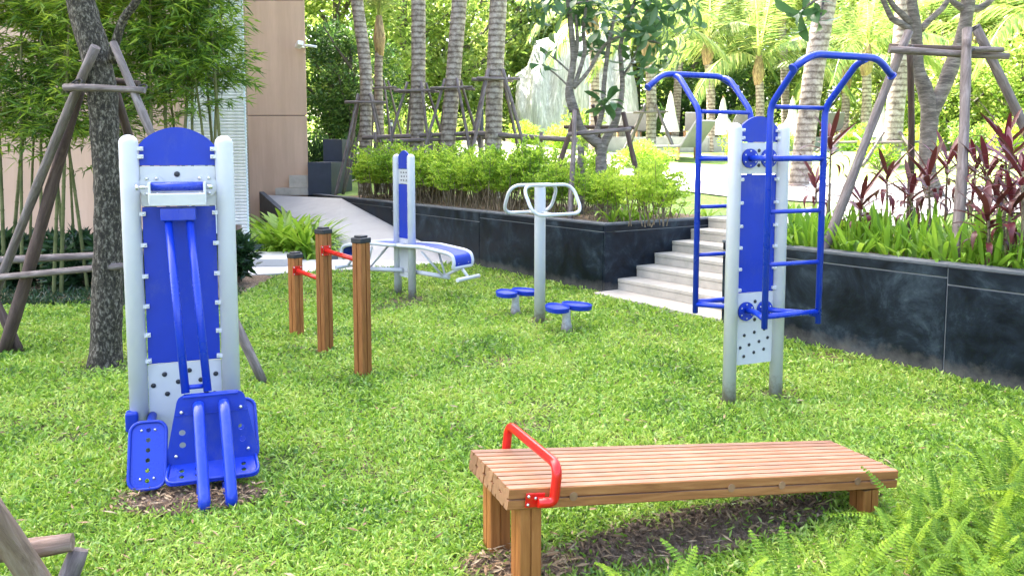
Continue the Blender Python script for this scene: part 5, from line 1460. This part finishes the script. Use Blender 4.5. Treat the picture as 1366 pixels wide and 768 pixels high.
def bollard(px, py, Y, label):
    p = at(px, py, Y); z0 = gz(p.x, p.y); r_ = empty('garden_light', (p.x, p.y, z0), 0, label, 'light', 'garden lights')
    h = p.z - z0
    q = MB(); q.lathe([(.06, 0), (.06, h - .12)], 14); q.build('post', M['black'], r_)
    q = MB(); q.lathe([(.05, h - .12), (.05, h - .02)], 14); q.build('lamp', M['white'], r_)
    q = MB(); q.lathe([(.065, h - .02), (.065, h + .02), (.02, h + .035)], 14); q.build('cap', M['black'], r_)
bollard(521, 162, 19, 'small dark garden light behind the left end of the hedge')
bollard(642, 140, 21, 'small dark garden light between the two right palms of the row')

# ------------------------------------------------------------------ background trees and shrubs
def crown_mesh(n, R_, H_, mat, L=(.16, .34)):
    nb = 26; cs = []
    for i in range(nb):
        a = random.uniform(0, 6.28); rr = R_ * math.sqrt(random.random()); z = random.uniform(-.5, .5) * H_
        k = math.sqrt(max(.1, 1 - (2 * z / H_) ** 2)); cs.append((rr * math.cos(a) * k, rr * math.sin(a) * k, z, random.uniform(.6, 1.3)))
    return blob_foliage(n, cs, R_ * .33, L, (L[0] * .4, L[1] * .5), mat, 'crown')
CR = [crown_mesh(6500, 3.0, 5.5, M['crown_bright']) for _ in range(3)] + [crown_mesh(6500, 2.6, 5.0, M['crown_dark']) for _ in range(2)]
tk = []
for k in range(3):
    q = MB(); 
    q.tube([(0, 0, -3.6), (.1, .05, -1.8), (0, .1, 0), (.2, 0, 1.8)], [.22, .17, .13, .05], 10)
    for i in range(7):
        a = i * 2.4; z = -1.6 + i * .35; q.tube([(0, 0, z), (.9 * math.cos(a), .9 * math.sin(a), z + .8), (1.9 * math.cos(a + .3), 1.9 * math.sin(a + .3), z + 1.6)], [.09, .06, .02], 7, caps=False)
    tk.append(q.mesh('trunk', M['bark_grey']))
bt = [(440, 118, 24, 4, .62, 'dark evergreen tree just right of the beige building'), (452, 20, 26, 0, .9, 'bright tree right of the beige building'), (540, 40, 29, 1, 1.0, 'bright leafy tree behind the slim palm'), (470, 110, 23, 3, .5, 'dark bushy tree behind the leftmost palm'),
      (620, 60, 31, 2, 1.05, 'bright leafy tree behind the right-leaning palm'), (590, 105, 30, 0, .75, 'low bright tree behind the middle palm'), (690, 20, 34, 3, 1.0, 'dark tree above the left edge of the waterfall'), (770, 0, 35, 1, 1.1, 'bright tree above the waterfall'), (850, 20, 33, 2, 1.0, 'bright tree right of the waterfall'),
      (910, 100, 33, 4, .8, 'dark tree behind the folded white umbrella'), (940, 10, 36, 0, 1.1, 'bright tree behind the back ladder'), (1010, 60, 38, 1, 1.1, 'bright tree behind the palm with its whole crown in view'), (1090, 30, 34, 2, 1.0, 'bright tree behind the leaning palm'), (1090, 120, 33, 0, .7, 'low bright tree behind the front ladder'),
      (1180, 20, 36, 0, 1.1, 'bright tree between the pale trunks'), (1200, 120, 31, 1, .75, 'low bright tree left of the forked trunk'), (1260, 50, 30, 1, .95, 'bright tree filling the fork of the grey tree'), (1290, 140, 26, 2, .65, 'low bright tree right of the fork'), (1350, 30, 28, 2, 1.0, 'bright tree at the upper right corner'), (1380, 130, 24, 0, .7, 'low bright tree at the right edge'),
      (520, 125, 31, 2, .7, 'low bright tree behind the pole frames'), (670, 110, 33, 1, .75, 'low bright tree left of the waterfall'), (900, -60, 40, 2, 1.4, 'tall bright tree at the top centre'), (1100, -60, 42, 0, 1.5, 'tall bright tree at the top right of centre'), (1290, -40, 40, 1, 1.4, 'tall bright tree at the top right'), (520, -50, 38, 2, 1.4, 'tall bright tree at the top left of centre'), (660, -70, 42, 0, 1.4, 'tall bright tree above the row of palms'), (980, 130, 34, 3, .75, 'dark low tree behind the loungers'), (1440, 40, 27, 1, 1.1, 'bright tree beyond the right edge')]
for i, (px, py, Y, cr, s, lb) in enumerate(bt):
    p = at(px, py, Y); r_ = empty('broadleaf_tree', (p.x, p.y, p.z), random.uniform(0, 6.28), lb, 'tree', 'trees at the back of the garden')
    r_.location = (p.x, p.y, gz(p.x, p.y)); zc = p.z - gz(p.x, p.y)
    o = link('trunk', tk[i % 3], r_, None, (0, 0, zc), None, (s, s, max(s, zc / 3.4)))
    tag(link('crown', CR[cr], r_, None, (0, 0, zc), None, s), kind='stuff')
SHB = [blob_foliage(1500, [(random.uniform(-.5, .5), random.uniform(-.3, .3), random.uniform(.2, .75), random.uniform(.7, 1.1)) for _ in range(9)], .3, (.07, .16), (.03, .06), mt) for mt in (M['hedge'], M['crown_bright'], M['crown_dark'], M['strap'])]
sb = [(448, 165, 20, 2, 1.3, 'dark shrub at the foot of the evergreen by the beige wall'), (425, 175, 19.5, 2, .9, 'dark shrub over the planter box'), (545, 178, 21, 1, 1.1, 'bright shrub behind the middle pole frame'), (590, 175, 22, 3, 1.0, 'green shrub left of the right-leaning palm'), (700, 180, 24, 0, 1.0, 'yellow-green shrub below the waterfall, left'), (745, 182, 25, 0, 1.1, 'yellow-green shrub below the waterfall, centre'),
      (860, 212, 17.5, 1, .5, 'bright low shrub below the terrace, left'), (880, 216, 16.5, 0, .45, 'yellow-green shrub in front of the dark lounger'), (845, 215, 17, 3, .7, 'green low shrub on the turf right of the plumeria'), (985, 214, 17, 0, .5, 'yellow-green shrub between the ladders'), (1040, 214, 17, 1, .5, 'bright shrub behind the leaning palm foot'), (1140, 214, 17, 3, .55, 'green shrub below the wide folded umbrella'),
      (1170, 225, 14.5, 0, .6, 'small yellow-green shrub by the pale trunk foot'), (1230, 210, 17, 0, .6, 'yellow-green shrub seen past the forked trunk'), (1290, 212, 16, 1, .6, 'bright shrub right of the near pole'), (1340, 210, 15, 0, .6, 'yellow-green shrub behind the red cordylines'), (1395, 205, 15, 1, 1.2, 'bright shrub at the right edge'),
      (868, 218, 15, 0, .6, 'yellow-green low shrub above the stair head'), (640, 172, 24, 1, 1.0, 'bright shrub behind the thick palm'), (780, 165, 26, 1, 1.1, 'bright shrub at the foot of the waterfall, right'), (1000, 150, 28.5, 1, 1.3, 'bright bush behind the terrace seen between ladders'), (1220, 150, 28, 0, 1.5, 'yellow bush behind the terrace by the fork'), (1095, 160, 28.5, 2, 1.2, 'dark bush behind the terrace'), (870, 150, 29, 2, 1.5, 'dark bush behind the loungers')]
for (px, py, Y, v, s, lb) in sb:
    p = at(px, py, Y); z = gz(p.x, p.y) if Y < 28 else tz - .02
    r_ = empty('shrub', (p.x, p.y, z), random.uniform(0, 6.28), lb, 'shrub', 'garden shrubs at the back')
    hs_ = max(.6, (p.z - z + .25) / .75) if Y < 28 else s
    r_.scale = (s, s, max(s * .8, min(1.6 if s > .65 else s * 1.1, hs_)))
    link('stems', stm, r_); tag(link('foliage', SHB[v], r_), kind='stuff')
# far treeline closing the view
n = 15000
ang = rng.uniform(-1.25, 1.15, n); dist = rng.uniform(44, 56, n); Pn = np.stack([dist * np.sin(ang), dist * np.cos(ang), rng.uniform(1, 9, n) ** 1.0 + 1.5 * np.sin(ang * 17)], axis=1)
V, F = leaf_quads(Pn, rdir(n, -.6, .6), rdir(n, 0, 1), rng.uniform(.5, 1.1, n), rng.uniform(.3, .6, n))
o = link('distant_treeline', np_mesh('distant_treeline', V, F, M['crown_bright'])); tag(o, 'distant mass of sunlit foliage closing the garden', None, None, 'stuff')

# ------------------------------------------------------------------ bare soil, grass, litter
def blobsheet(name, cx_, cy_, rx, ry, ang, z=.006):
    q = MB(); n = 40; vs = [(cx_, cy_, z + .012)]
    for k, f in ((0, .5), (1, 1.0)):
        for j in range(n):
            a = 2 * PI * j / n; r = f * (1 + .22 * math.sin(3 * a + cx_) + .12 * math.sin(7 * a + cy_))
            x, y = rx * r * math.cos(a), ry * r * math.sin(a); vs.append((cx_ + x * math.cos(ang) - y * math.sin(ang), cy_ + x * math.sin(ang) + y * math.cos(ang), z + (.010 if k == 0 else 0) * 1))
    fs = [(0, 1 + j, 1 + (j + 1) % n) for j in range(n)] + [(1 + j, 1 + n + j, 1 + n + (j + 1) % n, 1 + (j + 1) % n) for j in range(n)]
    q.add(vs, fs, True); o = q.build(name, M['soil']); tag(o, kind='structure'); SOIL.append((cx_, cy_, rx, ry, ang)); return o
c1 = G(900, 712); blobsheet('bare_soil', c1.x + .1, c1.y, .74, .19, R(25))
c2 = G(690, 762); blobsheet('bare_soil', c2.x, c2.y, .22, .13, 0)
c3 = G(255, 668); blobsheet('bare_soil', c3.x, c3.y, .34, .17, R(10))
q = MB(); q.add([(-14, 8.45, .007), (-3.15, 8.45, .007), (-3.15, 10.5, .007), (-5.2, 12.8, .007), (-14, 12.8, .007)], [(0, 1, 2, 3, 4)]); o = q.build('bamboo_bed', M['soil']); tag(o, kind='structure')

def clods(name, cx_, cy_, rx, ry, ang, n):
    q = MB()
    for i in range(n):
        a = random.uniform(0, 6.28); r = math.sqrt(random.random()); x, y = rx * r * math.cos(a), ry * r * math.sin(a)
        px_, py_ = cx_ + x * math.cos(ang) - y * math.sin(ang), cy_ + x * math.sin(ang) + y * math.cos(ang); s_ = random.uniform(.004, .016)
        q.box((px_, py_, .014 + s_ * .2), (s_ * 1.6, s_ * 1.2, s_), Matrix.Rotation(random.uniform(0, 3), 3, Vector((random.random(), random.random(), 1)).normalized()))
    o = q.build(name, M['soil']); tag(o, 'loose crumbs of brown soil', None, None, 'stuff')
for (sx_, sy_, rx, ry, an), k_ in zip(SOIL, (1500, 300, 500)): clods('soil_crumbs', sx_, sy_, rx, ry, an, k_)
N = 520000
u = rng.random(N); Y = 1.7 * (13.0 / 1.7) ** u
X = rng.uniform(-1, 1, N) * (.70 * Y + .9)
keep = np.ones(N, bool)
aa = (X - R0.x) * A.x + (Y - R0.y) * A.y; b_ = (X - R0.x) * B.x + (Y - R0.y) * B.y
keep &= ~((b_ > -0.01) & (aa < 0.0)); keep &= ~((aa >= 0) & (aa < 2.1) & (b_ > 0.11)); keep &= ~((aa >= 2.06) & (b_ > 0.28))
keep &= ~((Y > 10.55 + .50 * np.maximum(0, X + 3.6)) & (X < -.95))
keep &= ~((Y > 8.5 + .12 * np.sin(X * 5)) & (X < -3.15)); keep &= ~((Y > 12.3))
dn = np.zeros(N)
for (sx_, sy_, rx, ry, an) in SOIL:
    dx, dy = X - sx_, Y - sy_; lx = dx * math.cos(an) + dy * math.sin(an); ly = -dx * math.sin(an) + dy * math.cos(an)
    dn = np.maximum(dn, np.clip(1.35 - np.sqrt((lx / rx) ** 2 + (ly / ry) ** 2), 0, 1))
keep &= rng.random(N) > np.clip(dn * 1.5, 0, .93)
for (fx, fy, fr_) in ((1.42, 5.11, .2), (1.76, 5.2, .2), (.27, 7.64, .2), (.49, 7.2, .22), (.02, 8.0, .2), (-1.35, 9.26, .25), (-1.15, 8.96, .25), (-1.1, 5.74, .15), (-1.54, 6.44, .14), (tb.x, tb.y, .4), (-1.2, 8.7, .5)):
    rr_ = np.hypot(X - fx, Y - fy); keep &= rng.random(N) > np.clip(1.05 - rr_ / fr_, 0, .8)
# thin, uneven patches
pt = np.sin(X * 2.3 + np.sin(Y * 1.7) * 1.5) * np.sin(Y * 2.9 + np.sin(X * 2.1)) + .5 * np.sin(X * 7 + Y * 5) * np.sin(Y * 8 - X * 3)
keep &= rng.random(N) > np.clip((pt - .45) * .8, 0, .68)
for p in pp + [Vector((-0.0, 0, 0))]: keep &= (np.hypot(X - p.x, Y - p.y) > .055)
X, Y = X[keep], Y[keep]; n = len(X); sc_ = np.clip((Y / 4.0), .8, 2.2) ** .7
el = rng.uniform(.12, 1.25, n) ; az_ = rng.uniform(0, 2 * PI, n)
Dn = np.stack([np.cos(el) * np.cos(az_), np.cos(el) * np.sin(az_), np.sin(el)], axis=1)
Pn = np.stack([X, Y, np.zeros(n) + rng.uniform(0, .014, n)], axis=1)
V, F = leaf_quads(Pn, Dn, rdir(n, .5, 1), rng.uniform(.03, .078, n) * sc_ ** .5, rng.uniform(.006, .0135, n) * sc_, .45, .15, .25)
o = link('lawn_grass', np_mesh('lawn_grass', V, F, M['grass'])); tag(o, 'bright green broad-bladed lawn grass', None, None, 'stuff')

# low strappy ground cover at the bamboo bed edge
n = 7000
X = rng.uniform(-9, -3.1, n); Y = 8.45 + rng.random(n) ** 1.5 * .9
el = rng.uniform(.3, 1.3, n); az_ = rng.uniform(0, 2 * PI, n); Dn = np.stack([np.cos(el) * np.cos(az_), np.cos(el) * np.sin(az_), np.sin(el)], axis=1)
V, F = leaf_quads(np.stack([X, Y, np.zeros(n)], 1), Dn, rdir(n, .4, 1), rng.uniform(.08, .24, n), rng.uniform(.008, .016, n), .4, .1, .3)
o = link('ground_cover', np_mesh('ground_cover', V, F, M['darkleaf'])); tag(o, 'dark grassy ground cover along the bamboo bed', None, None, 'stuff')
# dry clippings and fallen leaves
n = 2600
Y = 1.8 * (11.0 / 1.8) ** rng.random(n); X = rng.uniform(-1, 1, n) * (.68 * Y + .8)
aa = (X - R0.x) * A.x + (Y - R0.y) * A.y; b_ = (X - R0.x) * B.x + (Y - R0.y) * B.y
k_ = (b_ < -.05) & (Y < 10.4)
X, Y = X[k_], Y[k_]
for (sx_, sy_, rx, ry, an) in SOIL:
    m_ = 300; a_ = rng.uniform(0, 2 * PI, m_); r_ = np.sqrt(rng.random(m_)) * 1.05; lx, ly = rx * r_ * np.cos(a_), ry * r_ * np.sin(a_)
    X = np.concatenate([X, sx_ + lx * math.cos(an) - ly * math.sin(an)]); Y = np.concatenate([Y, sy_ + lx * math.sin(an) + ly * math.cos(an)])
m_ = 1800; X = np.concatenate([X, rng.uniform(-8, -3.1, m_)]); Y = np.concatenate([Y, rng.uniform(8.5, 9.8, m_)])
n = len(X); Dn = rdir(n, -.1, .35)
V, F = leaf_quads(np.stack([X, Y, rng.uniform(.012, .05, n)], 1), Dn, rdir(n, .6, 1), rng.uniform(.02, .075, n), rng.uniform(.004, .014, n), .5, .2, 0)
o = link('leaf_litter', np_mesh('leaf_litter', V, F, M['litter'])); tag(o, 'dry pale grass clippings and fallen leaves', None, None, 'stuff')
